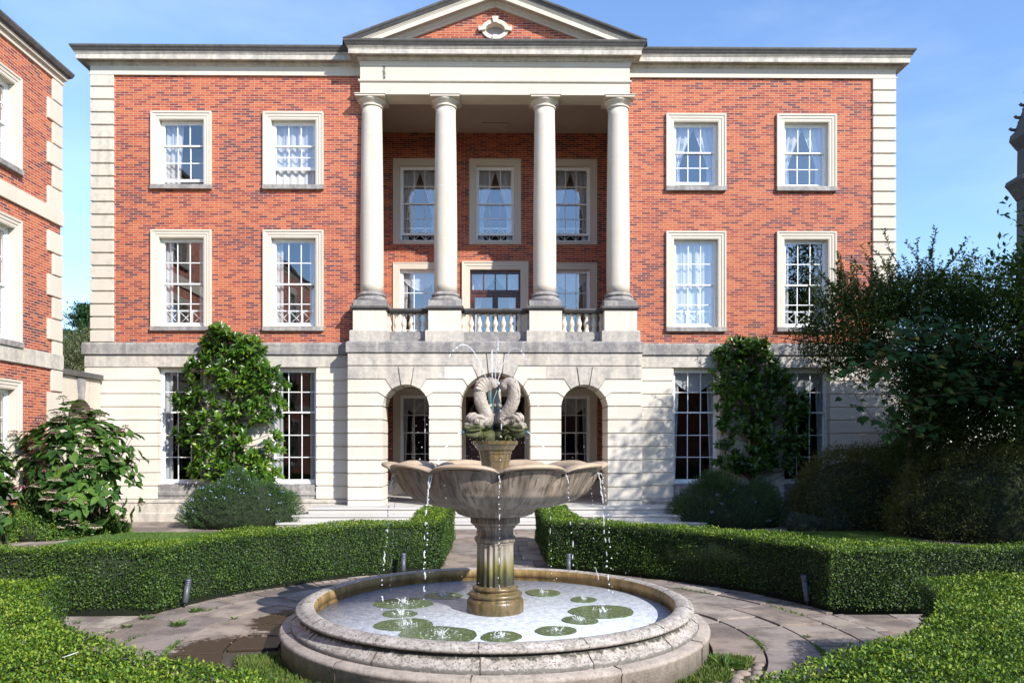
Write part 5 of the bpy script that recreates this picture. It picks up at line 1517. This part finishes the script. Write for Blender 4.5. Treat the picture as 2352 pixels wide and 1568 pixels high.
for (x, y, rx, ry, h, n, m_, lb, sd_) in (
    (8.75, 18.9, 1.5, 1.1, 1.95, 20000, YEW, 'rounded bronze-green shrub in shade beside the last ground-floor window', 11),
    (11.1, 16.9, 2.25, 1.25, 2.2, 30000, YEW, 'largest rounded golden-green shrub in deep shade at the right edge', 12),
    (10.4, 19.6, 1.3, .8, 2.0, 12000, YEW2, 'dark green shrub between the two bronze shrubs', 13),
    (10.9, 20.2, .8, .6, 2.9, 9000, YEW2, 'feathery dark green bush rising above the golden shrubs', 14)):
    mound('evergreen_shrub', x, y, rx, ry, h, .075, n, m_, lb, sd_, clump=.10, asp=.32)

# hydrangeas
HYL = foliage('hydrangea_leaf', [(.012, .04, .008), (.028, .08, .014), (.055, .125, .02), (.11, .19, .025)], .65, .25, .25)
FLW = simple('cream_floret', (.78, .66, .54), .8, var=.2, bstr=0); FLP = simple('pink_floret', (.50, .20, .26), .8, bstr=0); FLD = simple('brown_seed_head', (.10, .06, .05), .95, bstr=0)
def hydrangea(cx, cy, rx, ry, h, label, seed, ncl, nfl, zlow=.25):
    rr = np.random.default_rng(seed); th = thing('hydrangea', label, 'shrub', (0, 0, 0), group='hydrangeas in the left bed')
    d = rr.normal(size=(ncl, 3)); d[:, 1] = d[:, 1] - .5; d[:, 2] = d[:, 2] + .12; d = unit(d)
    z = h * (.50 + d[:, 2] * .50 * rr.uniform(.75, 1.02, ncl)); z = np.maximum(z, zlow)
    lump = 1 + .22 * np.sin(d[:, 0] * 5 + 1.3) * np.cos(d[:, 2] * 6 + .5)
    C = np.stack([cx + d[:, 0] * rx * lump * rr.uniform(.55, 1.05, ncl), cy + d[:, 1] * ry * rr.uniform(.6, 1, ncl), z * (.9 + .1 * lump)], 1)
    Pp, T, Nn, ln = rosettes(C, unit(d + np.array([0, 0, .6])), 6, .27, .95, .22, .35)
    leaf_mesh('foliage', Pp, T, Nn, ln, ln * .58, [HYL], th, BIG, smooth=True)
    mb = MB(); rnd = random.Random(seed)
    for k in range(0, ncl, 5): limb(mb, (cx + rnd.uniform(-.3, .3), cy + rnd.uniform(.1, .4), 0), C[k], .018, .006, .1, 6, rnd)
    mb.build('stems', BARK, th)
    idx = rr.choice(ncl, nfl, replace=False)
    for i in idx:
        p = Vector(C[i]) + Vector(d[i]) * .12 + Vector((0, -.02, .08)); f = MB(); R_ = rr.uniform(.07, .125)
        for k in range(22):
            a = rr.uniform(0, 2 * pi); q = sqrt(rr.uniform(0, 1)) * R_; f.ball(p + Vector((q * cos(a), q * sin(a), .03 * (1 - (q / R_) ** 2) + rr.uniform(-.006, .006))), rr.uniform(.008, .014), 5, 3, 0)
        pk = 2 if rr.uniform() < .25 else 1
        for k in range(20):
            a = rr.uniform(0, 2 * pi); q = R_ * rr.uniform(.7, 1.15); c = p + Vector((q * cos(a), q * sin(a), -.022 + rr.uniform(-.03, .01)))
            for w_ in range(4):
                b = a + w_ * pi / 2; e = .028; f.add([c, c + Vector((cos(b - .6) * e, sin(b - .6) * e, .004)), c + Vector((cos(b) * e * 1.5, sin(b) * e * 1.5, -.006)), c + Vector((cos(b + .6) * e, sin(b + .6) * e, .004))], [(0, 1, 2, 3)], pk)
        f.tube([p - Vector((0, 0, .01)), Vector(C[i])], .006, 5, 0)
        f.build('flower_head', [FLD, FLW, FLP], th)
hydrangea(-9.25, 17.2, 1.32, .95, 2.95, 'large hydrangea with broad leaves and brown lacecap flower heads before the arch', 3, 300, 70, .25)
hydrangea(-9.95, 15.0, .55, .7, 2.35, 'hydrangea cut off by the left edge, brown lacecap flower heads', 5, 150, 22, .3)

# trees
def tree(name, base, H, trunk_r, blobs, leaf, ppc, mat, label, seed, shape=SIMPLE, asp=.5, clump=.28, shoots=0, group=None, dr=.0, nclf=1.0, cat='tree'):
    """blobs: list of (x,y,z,rx,ry,rz,nclumps) relative to base"""
    rr = np.random.default_rng(seed); rnd = random.Random(seed)
    th = thing(name, label, cat, base, group=group)
    Cs = []; Ds = []
    for (x, y, z, rx, ry, rz, nc) in blobs:
        nc = int(nc * nclf); d = unit(rr.normal(size=(nc, 3))); q = rr.uniform(.35, 1.0, nc) ** .45
        q *= 1 + .12 * np.sin(d[:, 0] * 7 + seed) * np.cos(d[:, 2] * 6)
        Cs.append(np.array([x, y, z]) + d * q[:, None] * np.array([rx, ry, rz])); Ds.append(d)
    C = np.vstack(Cs); Dd = np.vstack(Ds)
    k = C[:, 2] > .3; C, Dd = C[k], Dd[k]
    Pp = np.repeat(C, ppc, 0) + rr.normal(size=(len(C) * ppc, 3)) * clump * np.array([1, 1, .6]); O = np.repeat(Dd, ppc, 0)
    T = unit(O * .5 + rr.normal(size=Pp.shape) * .7 + np.array([0, 0, .1 - dr])); Nn = unit(np.array([0, 0, 1.0]) + O * .5 + rr.normal(size=Pp.shape) * .6)
    ln = rr.uniform(.6, 1.15, len(Pp)) * leaf
    sh = MB()
    if shoots:
        ex = []; et = []
        order = np.argsort(-C[:, 2] + 9.0 * (C[:, 0] > 2.0) + .25 * np.abs(C[:, 0]) - .9 * (C[:, 0] < -.6) + rr.normal(size=len(C)) * .45)[:shoots]
        for i in order:
            a = Vector(C[i]); dr_ = Vector((Dd[i][0] * .9 + rr.normal() * .35, Dd[i][1] * .5, .8 + rr.uniform(0, .6))).normalized(); L_ = rr.uniform(.6, 1.35)
            pts = [a + dr_ * L_ * t + Vector((0, 0, -.12 * t * t * L_)) + Vector((.05 * sin(5 * t + i), 0, 0)) for t in np.linspace(0, 1, 8)]
            sh.tube(pts, [.011, .01, .009, .008, .007, .005, .004, .003], 5)
            for t in np.linspace(.08, 1, 26):
                p = a + dr_ * L_ * t + Vector((0, 0, -.12 * t * t * L_)) + Vector((.05 * sin(5 * t + i), 0, 0))
                for _ in range(2):
                    ex.append(p); et.append(dr_ * .5 + Vector((rr.normal(), rr.normal(), rr.normal() * .5)) * .7)
        ex = np.array([tuple(p) for p in ex]); et = np.array([tuple(p) for p in et])
        Pp = np.vstack([Pp, ex]); T = np.vstack([T, unit(et)]); Nn = np.vstack([Nn, rr.normal(size=ex.shape)]); ln = np.concatenate([ln, rr.uniform(.7, 1.1, len(ex)) * leaf])
    leaf_mesh('crown', Pp, T, Nn, ln, ln * asp, [mat], th, shape)
    mb = MB(); top = Vector((blobs[0][0], blobs[0][1], blobs[0][2])); limb(mb, (0, 0, -.05), top, trunk_r, trunk_r * .4, .05, 8, rnd)
    for (x, y, z, rx, ry, rz, nc) in blobs:
        b = Vector((x, y, z)); t = min(.9, max(.25, (z - rz) / max(.1, top.z))); s_ = top * t
        limb(mb, s_, b, trunk_r * .5, trunk_r * .22, .08, 6, rnd)
        for _ in range(9):
            e = b + Vector((rnd.gauss(0, 1) * rx * .6, rnd.gauss(0, 1) * ry * .6, rnd.gauss(0, .6) * rz * .6)); limb(mb, b.lerp(s_, rnd.uniform(0, .5)), e, trunk_r * .18, .008, .12, 5, rnd)
    mb.build('trunk', BARK, th)
    if shoots: sh.build('shoots', BARK, th)
    return th
TRA = foliage('dark_tree_leaf', [(.006, .018, .005), (.012, .034, .007), (.026, .06, .010), (.07, .10, .015)], .6, .15, .2)
TRB = foliage('mid_tree_leaf', [(.010, .03, .006), (.022, .06, .010), (.045, .10, .015), (.10, .11, .015)], .6, .2, .2)
tree('garden_tree', (9.6, 18.0, 0), 7, .13, [(.4, 0, 4.6, 1.7, 1.3, 1.4, 290), (-1.25, .1, 4.7, 1.05, .9, .95, 170), (1.6, -.2, 4.3, 1.7, 1.2, 1.6, 250), (.9, -.4, 3.2, 1.3, 1.1, 1.0, 190), (1.7, -.5, 2.8, 1.9, 1.2, 1.3, 280), (1.2, -.3, 2.2, 1.5, 1.1, 1.1, 180), (.5, 0, 5.4, 1.1, .9, .8, 90), (3.3, -1.0, 4.7, 1.5, 1.4, 2.3, 330), (4.3, -2.2, 5.0, 1.4, 1.4, 2.4, 260)],
     .095, 60, TRA, 'broad dark tree with long leafy shoots overhanging the right corner of the brick mansion', 41, shoots=80, clump=.20, asp=.42)
tree('background_tree', (15.2, 25.5, 0), 8, .2, [(0, 0, 5.6, 2.6, 1.6, 2.4, 200), (2.4, 0, 5.2, 2.4, 1.6, 2.6, 170), (1.2, 0, 7.2, 1.8, 1.4, 1.2, 90), (-1.8, 0, 3.8, 2, 1.5, 2, 110)], .11, 40, TRB, 'mid green tree standing behind the dark tree, next to the stone turret', 43, clump=.28)
st1 = tree('side_tree', (13.0, 13.2, 0), 8, .2, [(.2, -.6, 6.2, 2.3, 2.3, 2.0, 260), (-.3, 1.5, 4.2, 1.9, 1.9, 1.9, 170), (0, -1.8, 4.6, 2.1, 2.1, 2.4, 240)], .14, 34, TRB, 'garden tree beyond the right edge of the lawn, shading the beds', 45, clump=.3)
st2 = tree('side_tree', (12.6, 8.3, 0), 8, .2, [(0, 0, 4.6, 2.2, 2.3, 2.2, 190), (0, -1.8, 3.4, 2.0, 2.1, 1.8, 130)], .14, 34, TRB, 'garden tree beyond the right hedge, nearer the camera', 46, clump=.3)
st1.scale = (1.25, 1.25, 1.28); st2.scale = (1.2, 1.2, 1.25)
# grape vine over the dark tree
VINE = foliage('vine_leaf', [(.012, .04, .012), (.022, .07, .02), (.04, .10, .03), (.12, .09, .015)], .7, .2, .15)
rv = np.random.default_rng(77); pts = []
vb = MB()
for (u0, v0, u1, v1, nn) in ((1925, 845, 2200, 800, 26), (1990, 800, 2300, 880, 26), (2050, 905, 2352, 930, 26), (2000, 860, 2130, 720, 20), (2120, 760, 2330, 830, 22), (1960, 920, 2150, 1000, 14)):
    line = []
    for i in range(nn):
        t = i / (nn - 1); u = u0 + (u1 - u0) * t + rv.normal() * 7; v = v0 + (v1 - v0) * t + 20 * sin(t * 5 + u0) + rv.normal() * 9
        p = P(u, v, 16.1 - .55 * sin(pi * t) + rv.normal() * .05); pts.append(p); 
        if i % 3 == 0: line.append(p)
    vb.tube(line, .008, 5)
C = np.array([tuple(p) for p in pts]); C = np.repeat(C, 2, 0) + rv.normal(size=(len(C) * 2, 3)) * .12
T = unit(np.stack([rv.normal(size=len(C)), -.5 + rv.normal(size=len(C)) * .4, -.45 + rv.normal(size=len(C)) * .3], 1)); Nn = unit(np.stack([rv.normal(size=len(C)) * .3, -.55 + 0 * C[:, 0], .9 + 0 * C[:, 0]], 1))
ln = rv.uniform(.13, .25, len(C)); vt = thing('grape_vine', 'grape vine with broad lobed leaves trailing over the dark tree', 'vine')
leaf_mesh('foliage', C, T, Nn, ln, ln * .85, [VINE], vt, LOBED); vb.build('stems', BARK, vt)
# left background
CON = foliage('conifer_needle', [(.015, .05, .02), (.03, .09, .03), (.06, .13, .04)], .6, .15)
def conifer(base, H, R, label, seed):
    rr = np.random.default_rng(seed); th = thing('conifer', label, 'tree', base); Ps, Ts = [], []
    mb = MB(); mb.tube([(0, 0, 0), (0, 0, H * .5), (0, 0, H)], [.22, .14, .02], 8)
    for k in range(170):
        z = H * (.2 + .8 * (k / 170)); L_ = R * (1 - (z / H)) ** .7 * rr.uniform(.6, 1.1) + .25; a = rr.uniform(0, 2 * pi)
        e = np.array([cos(a) * L_, sin(a) * L_, z + .1 * L_]); s_ = np.array([0, 0, z]); mb.tube([s_, (s_ + e) / 2 + np.array([0, 0, .08 * L_]), e], [.03, .02, .006], 5)
        n = int(130 * L_) + 30; t = rr.uniform(.15, 1, n)[:, None]; Ps.append(s_ + (e - s_) * t + rr.normal(size=(n, 3)) * np.array([.16, .16, .05]) * (.5 + t)); Ts.append(unit(np.tile(e - s_, (n, 1)) * .4 + rr.normal(size=(n, 3)) * .6 * L_))
    Pp = np.vstack(Ps); T = np.vstack(Ts); ln = rr.uniform(.14, .28, len(Pp))
    leaf_mesh('crown', Pp, T, np.tile([0, 0, 1.0], (len(Pp), 1)) + rr.normal(size=Pp.shape) * .3, ln, ln * .3, [CON], th); mb.build('trunk', BARK, th); th.scale = (1.4, 1.4, 1.4)
conifer((-31.6, 60, 0), 9.2, 4.4, 'dark conifer with layered branches behind the garden wall', 3)
WIL = foliage('willow_leaf', [(.06, .085, .03), (.11, .13, .05), (.18, .17, .09), (.16, .19, .05)], .6, .3)
wt = tree('willow_tree', (-28.6, 52, 0), 7, .15, [(0, 0, 4.8, 1.3, 1.0, 1.6, 150), (1.4, 0, 5.2, 1.3, 1.0, 1.4, 140), (-1.2, 0, 4.3, 1.2, 1.0, 1.6, 90), (.9, 0, 3.2, 2.0, 1.2, 1.4, 130)], .17, 60, WIL, 'pale weeping tree below the conifer, seen over the garden wall', 51, asp=.18, clump=.24, dr=1.1); wt.scale = (1.75, 1.5, 1.55)
tree('garden_shrub', (-14.2, 24.2, 0), 3, .08, [(0, 0, 2.3, 1.2, 1.0, 1.2, 70), (.8, .4, 1.5, 1, .9, 1.1, 50)], .09, 34, TRA, 'dark bush seen through the garden wall arch', 52, clump=.16, cat='shrub')

# ------------------------------------------------------------------ turret, low wall
TST = stone('dark_turret_stone', base=(.11, .085, .075), dirt=(.03, .028, .03), amount=.6, joints=(.7, .4))
TT = thing('stone_turret', 'dark gothic stone turret with crockets cut off by the right edge', 'tower', (28.75, 40, 0))
mb = MB(); mb.lathe([(1.28, 0), (1.25, 14.9)], (0, 0, 0), 8, smooth=False, a0=pi / 8); mb.lathe([(1.25, 14.91), (1.30, 14.95), (1.62, 15.5), (1.80, 15.75), (1.74, 15.95), (1.30, 16.2), (1.24, 16.25), (1.22, 17.6)], (0, 0, 0), 8, smooth=False, a0=pi / 8)
mb.build('shaft', TST, TT)
mb = MB(); mb.lathe([(1.23, 17.61), (1.3, 17.7), (1.6, 18.1), (1.55, 18.4), (1.35, 18.6), (.06, 22.5)], (0, 0, 0), 8, smooth=False, a0=pi / 8)
mb.build('spire', TST, TT)
for k in range(8):
    for j in range(6):
        a = pi / 8 + k * pi / 4; t = j / 6; r = 1.38 * (1 - t) + .08; z = 18.7 + 3.7 * t
        if j < 5 and cos(a) < .4:
            mb = MB(); mb.tube([((r - .4) * cos(a), (r - .4) * sin(a), z - .05), ((r + .04) * cos(a), (r + .04) * sin(a), z + .05), ((r + .10) * cos(a), (r + .10) * sin(a), z + .14)], [.10, .08, .09], 8); mb.build('crocket', TST, TT)
LW = thing('low_garden_wall', 'low brick wall with stone coping behind the golden shrubs at the right', 'wall')
mb = MB(); mb.box(11.0, 17.5, 21.2, 21.5, 0, 1.5); mb.build('wall_body', BRX, LW)
mb = MB(); mb.box(10.98, 17.5, 21.14, 21.56, 1.502, 1.62); mb.build('coping', STW, LW, bevel=.01)

# house behind the camera, seen only in the window panes
RB = thing('brick_house', 'plain red brick house facing the mansion across the courtyard', 'building')
mb = MB(); holes = [(x - .6, x + .6, z0, z0 + 1.9) for x in (-9, -6, -3, 0, 3, 6, 9) for z0 in (1.2,)]
holes += [(x - .6, x + .6, 4.4, 6.3) for x in (-9, -6, -3, 0, 3, 6, 9)]
wall(mb, -24, 24, 0, 7.0, holes, -14.4, -14.0); mb.build('brick_wall', BRX, RB)
mb = MB(); mb.add([(-24.4, -13.6, 7.002), (24.4, -13.6, 7.002), (24.4, -20, 7.002), (-24.4, -20, 7.002), (-21, -17, 9.4), (21, -17, 9.4)], [(0, 3, 2, 1), (0, 1, 5, 4), (1, 2, 5), (2, 3, 4, 5), (3, 0, 4)]); mb.build('roof', simple('slate', (.06, .055, .06), .7), RB)
for h in holes[:]:
    mb = MB(); ringframe(mb, h[0], h[1], h[2], h[3], .06, .06, .06, -14.2, -14.1); o = mb.build('window', WHITE, RB)
    g = MB(); g.quad((h[0], -14.15, h[2]), (h[1], -14.15, h[2]), (h[1], -14.15, h[3]), (h[0], -14.15, h[3])); g.build('pane', simple('dark_pane', (.02, .02, .025), .05), o) if h is holes[0] else g.build('pane', bpy.data.materials['dark_pane'], o)

# ------------------------------------------------------------------ small things
METG = simple('grey_painted_metal', (.085, .095, .12), .45, .2, var=.15, s=20); METD = simple('black_metal', (.02, .02, .025), .5)
def bollard(u, v, h, tilt, ta, label):
    g = G(u, v); th = thing('garden_light', label, 'garden light', g, group='tubular garden spotlights at the foot of the hedges')
    R_ = Matrix.Rotation(tilt, 4, Vector((cos(ta), sin(ta), 0)))
    xf = lambda p: tuple(R_ @ Vector(p))
    mb = MB(xf); mb.tube([(0, 0, -.02), (0, 0, .06)], .015, 8); mb.ball((0, 0, .05), .02, 8, 6); mb.build('stake', METD, th)
    mb = MB(xf); mb.lathe([(.034, .06), (.036, .065), (.036, h - .07), (.0, h - .07)], n=20); mb.build('barrel', METG, th)
    mb = MB(xf)
    pr = []
    for k in range(3): z = h - .072 + k * .022; pr += [(.037, z), (.041, z + .003), (.041, z + .012), (.037, z + .015)]
    pr += [(.038, h - .005), (.03, h), (0, h)]
    mb.lathe(pr, n=20); mb.build('collar', METG, th)
bollard(423, 1393, .36, radians(9), pi / 2, 'grey tubular light leaning right, in front of the left hedge')
bollard(926, 1319, .34, radians(1), pi / 2, 'grey upright tubular light against the hedge, left of the fountain pedestal')
bollard(1306, 1317, .32, 0, 0, 'grey upright tubular light at the hedge right of the fountain pedestal')
bollard(1856, 1391, .40, radians(-8), pi / 2, 'dark tubular light leaning left, in shade against the right hedge')

def tuft(u, v, r, h, n, label, seed, grass=True):
    rr = np.random.default_rng(seed); g = G(u, v); a = rr.uniform(0, 2 * pi, n); q = rr.uniform(0, 1, n) * r * .35
    Pp = np.stack([g.x + q * np.cos(a), g.y + q * np.sin(a), np.zeros(n)], 1); T = unit(np.stack([np.cos(a), np.sin(a), rr.uniform(.15, 1.1, n)], 1)); Nn = np.stack([0 * a, 0 * a, 1 + 0 * a], 1) + rr.normal(size=(n, 3)) * .2
    ln = rr.uniform(.4, 1, n) * r * .7
    o = leaf_mesh('weed', Pp, T, Nn, ln, ln * .16, [GRASSM], None, SIMPLE); tag(o, label, 'weed', 'weeds growing in the paving joints')
tuft(410, 1437, .16, .08, 60, 'bright green rosette weed in the middle of the left paving', 1)
tuft(452, 1404, .15, .08, 50, 'bright green weed near the leaning light', 2)
tuft(335, 1421, .13, .06, 40, 'small weed close to the left hedge foot', 3)
tuft(292, 1440, .11, .06, 36, 'small weed in a joint of the left paving', 4)
tuft(250, 1452, .10, .05, 30, 'faint weed near the left hedge corner', 5)
tuft(177, 1430, .09, .06, 30, 'tiny weed at the left hedge corner', 6)
tuft(540, 1421, .09, .05, 30, 'tiny weed at the edge of the wet stain', 7)
tuft(2046, 1400, .10, .05, 30, 'small weed in the joint near the right hedge', 8)
tuft(1765, 1383, .09, .05, 26, 'tiny weed in the right paving', 9)
tuft(1852, 1463, .09, .05, 26, 'tiny weed on the right paving joint', 10)
tuft(1637, 1512, .14, .20, 24, 'taller weed against the basin plinth at right', 11)
tuft(1668, 1530, .22, .2, 40, 'broad thistle-like weed in the grass strip at right', 12)
# moss and grass in paving joints
rr = np.random.default_rng(8); n = 14000; a = rr.uniform(0, 2 * pi, n); rsel = rr.choice([3.28, 3.82, 2.73], n, p=[.4, .3, .3]); gate = (np.sin(a * 5 + rsel * 3) + np.sin(a * 13 + rsel)) > .95
a, rsel = a[gate], rsel[gate]; q = rsel + rr.normal(size=len(a)) * .018
Pp = np.stack([q * np.cos(a), 8.15 + q * np.sin(a), 0 * a - .005], 1); T = unit(rr.normal(size=Pp.shape) * .6 + np.array([0, 0, .8])); ln = rr.uniform(.02, .05, len(a))
o = leaf_mesh('joint_grass', Pp, T, rr.normal(size=Pp.shape), ln, ln * .25, [GRASSM]); tag(o, 'short grass and moss in the curved paving joints', 'grass', kind='stuff')
# ring of grass round the plinth
RG2 = foliage('rough_grass', [(.05, .09, .015), (.09, .16, .02), (.14, .20, .03), (.24, .22, .09)], .7, .3)
n = 95000; a = rr.uniform(0, 2 * pi, n); q = 2.2 + .50 * rr.uniform(0, 1, n) ** .8
am_ = (a + pi) % (2 * pi) - pi; gate = q < np.where((am_ > -2.0) & (am_ < -.45), 2.36 + .12 * np.sin(a * 9), 2.62 + .08 * np.sin(a * 7)) + .05 * np.sin(a * 17)
gate &= (am_ < -.30) & ((am_ > -pi + .28)); a, q = a[gate], q[gate]; Pp = np.stack([q * np.cos(a), 8.15 + q * np.sin(a), 0 * a - .02], 1); T = unit(rr.normal(size=Pp.shape) * .55 + np.array([0, 0, .8])); ln = rr.uniform(.03, .075, len(a))
o = leaf_mesh('rough_grass', Pp, T, rr.normal(size=Pp.shape), ln, ln * .16, [RG2]); tag(o, 'rough grass strip around the foot of the fountain plinth', 'grass', kind='stuff')
# cobbles
COB = stone('cobble_stone', base=(.27, .21, .17), dirt=(.10, .09, .09), amount=.5, scale=3)
rd = random.Random(12); mb = MB()
for ring in range(4):
    r = 2.28 + ring * .125; k = int(2 * pi * r / .15)
    for i in range(k):
        a = 2 * pi * (i + rd.uniform(-.15, .15)) / k + ring * .3
        if rd.random() < .2 or not (-2.0 < ((a + pi) % (2 * pi)) - pi < -.25): continue
        q_ = rd.uniform(.85, 1.25); mb.ball((r * cos(a) + rd.uniform(-.02, .02), 8.15 + r * sin(a) + rd.uniform(-.02, .02), -.035 + rd.uniform(-.012, .003)), .056 * q_, 8, 6, 0, (rd.uniform(.9, 1.3), rd.uniform(.8, 1.1), .62))
tag(mb.build('cobbles', COB), 'rounded cobbles set in a band around the fountain plinth', 'cobbles', kind='stuff')
# fallen leaves / debris on paving
n = 420; a = rr.uniform(0, 2 * pi, n); q = rr.uniform(2.7, 4.28, n) ** 1.0; q = np.where(rr.uniform(0, 1, n) < .6, rr.uniform(4.0, 4.28, n), q)
Pp = np.stack([q * np.cos(a), 8.15 + q * np.sin(a), 0 * a + .006], 1); T = rr.normal(size=Pp.shape) * np.array([1, 1, .1]); ln = rr.uniform(.012, .03, n)
o = leaf_mesh('fallen_leaves', Pp, T, np.tile([0, 0, 1.0], (n, 1)) + rr.normal(size=Pp.shape) * .3, ln, ln * .5, [foliage('dry_leaf', [(.16, .10, .05), (.30, .20, .11), (.42, .36, .28)], .8, .1)]); tag(o, 'dry fallen leaves scattered over the paving', 'leaves', kind='stuff')
# feather on the front left hedge
g = P(268, 1508, 4.45); fe = MB(); R_ = Matrix.Translation((-2.42, 4.42, HH + .045)) @ Matrix.Rotation(radians(35), 4, 'Z') @ Matrix.Rotation(radians(-12), 4, 'Y') @ Matrix.Scale(.42, 4)
fe.add([tuple(R_ @ Vector(p)) for p in ((-.10, -.003, 0), (-.03, -.022, .004), (.06, -.02, .006), (.10, 0, .0), (.06, .018, .006), (-.03, .02, .004), (-.10, .003, 0))], [(0, 1, 2, 3, 4, 5, 6)])
fe.tube([tuple(R_ @ Vector((-.105, 0, .003))), tuple(R_ @ Vector((.09, 0, .009)))], .0022, 5)
tag(fe.build('feather', simple('grey_feather', (.55, .55, .56), .8)), 'pale grey feather lying on the front left hedge', 'feather')
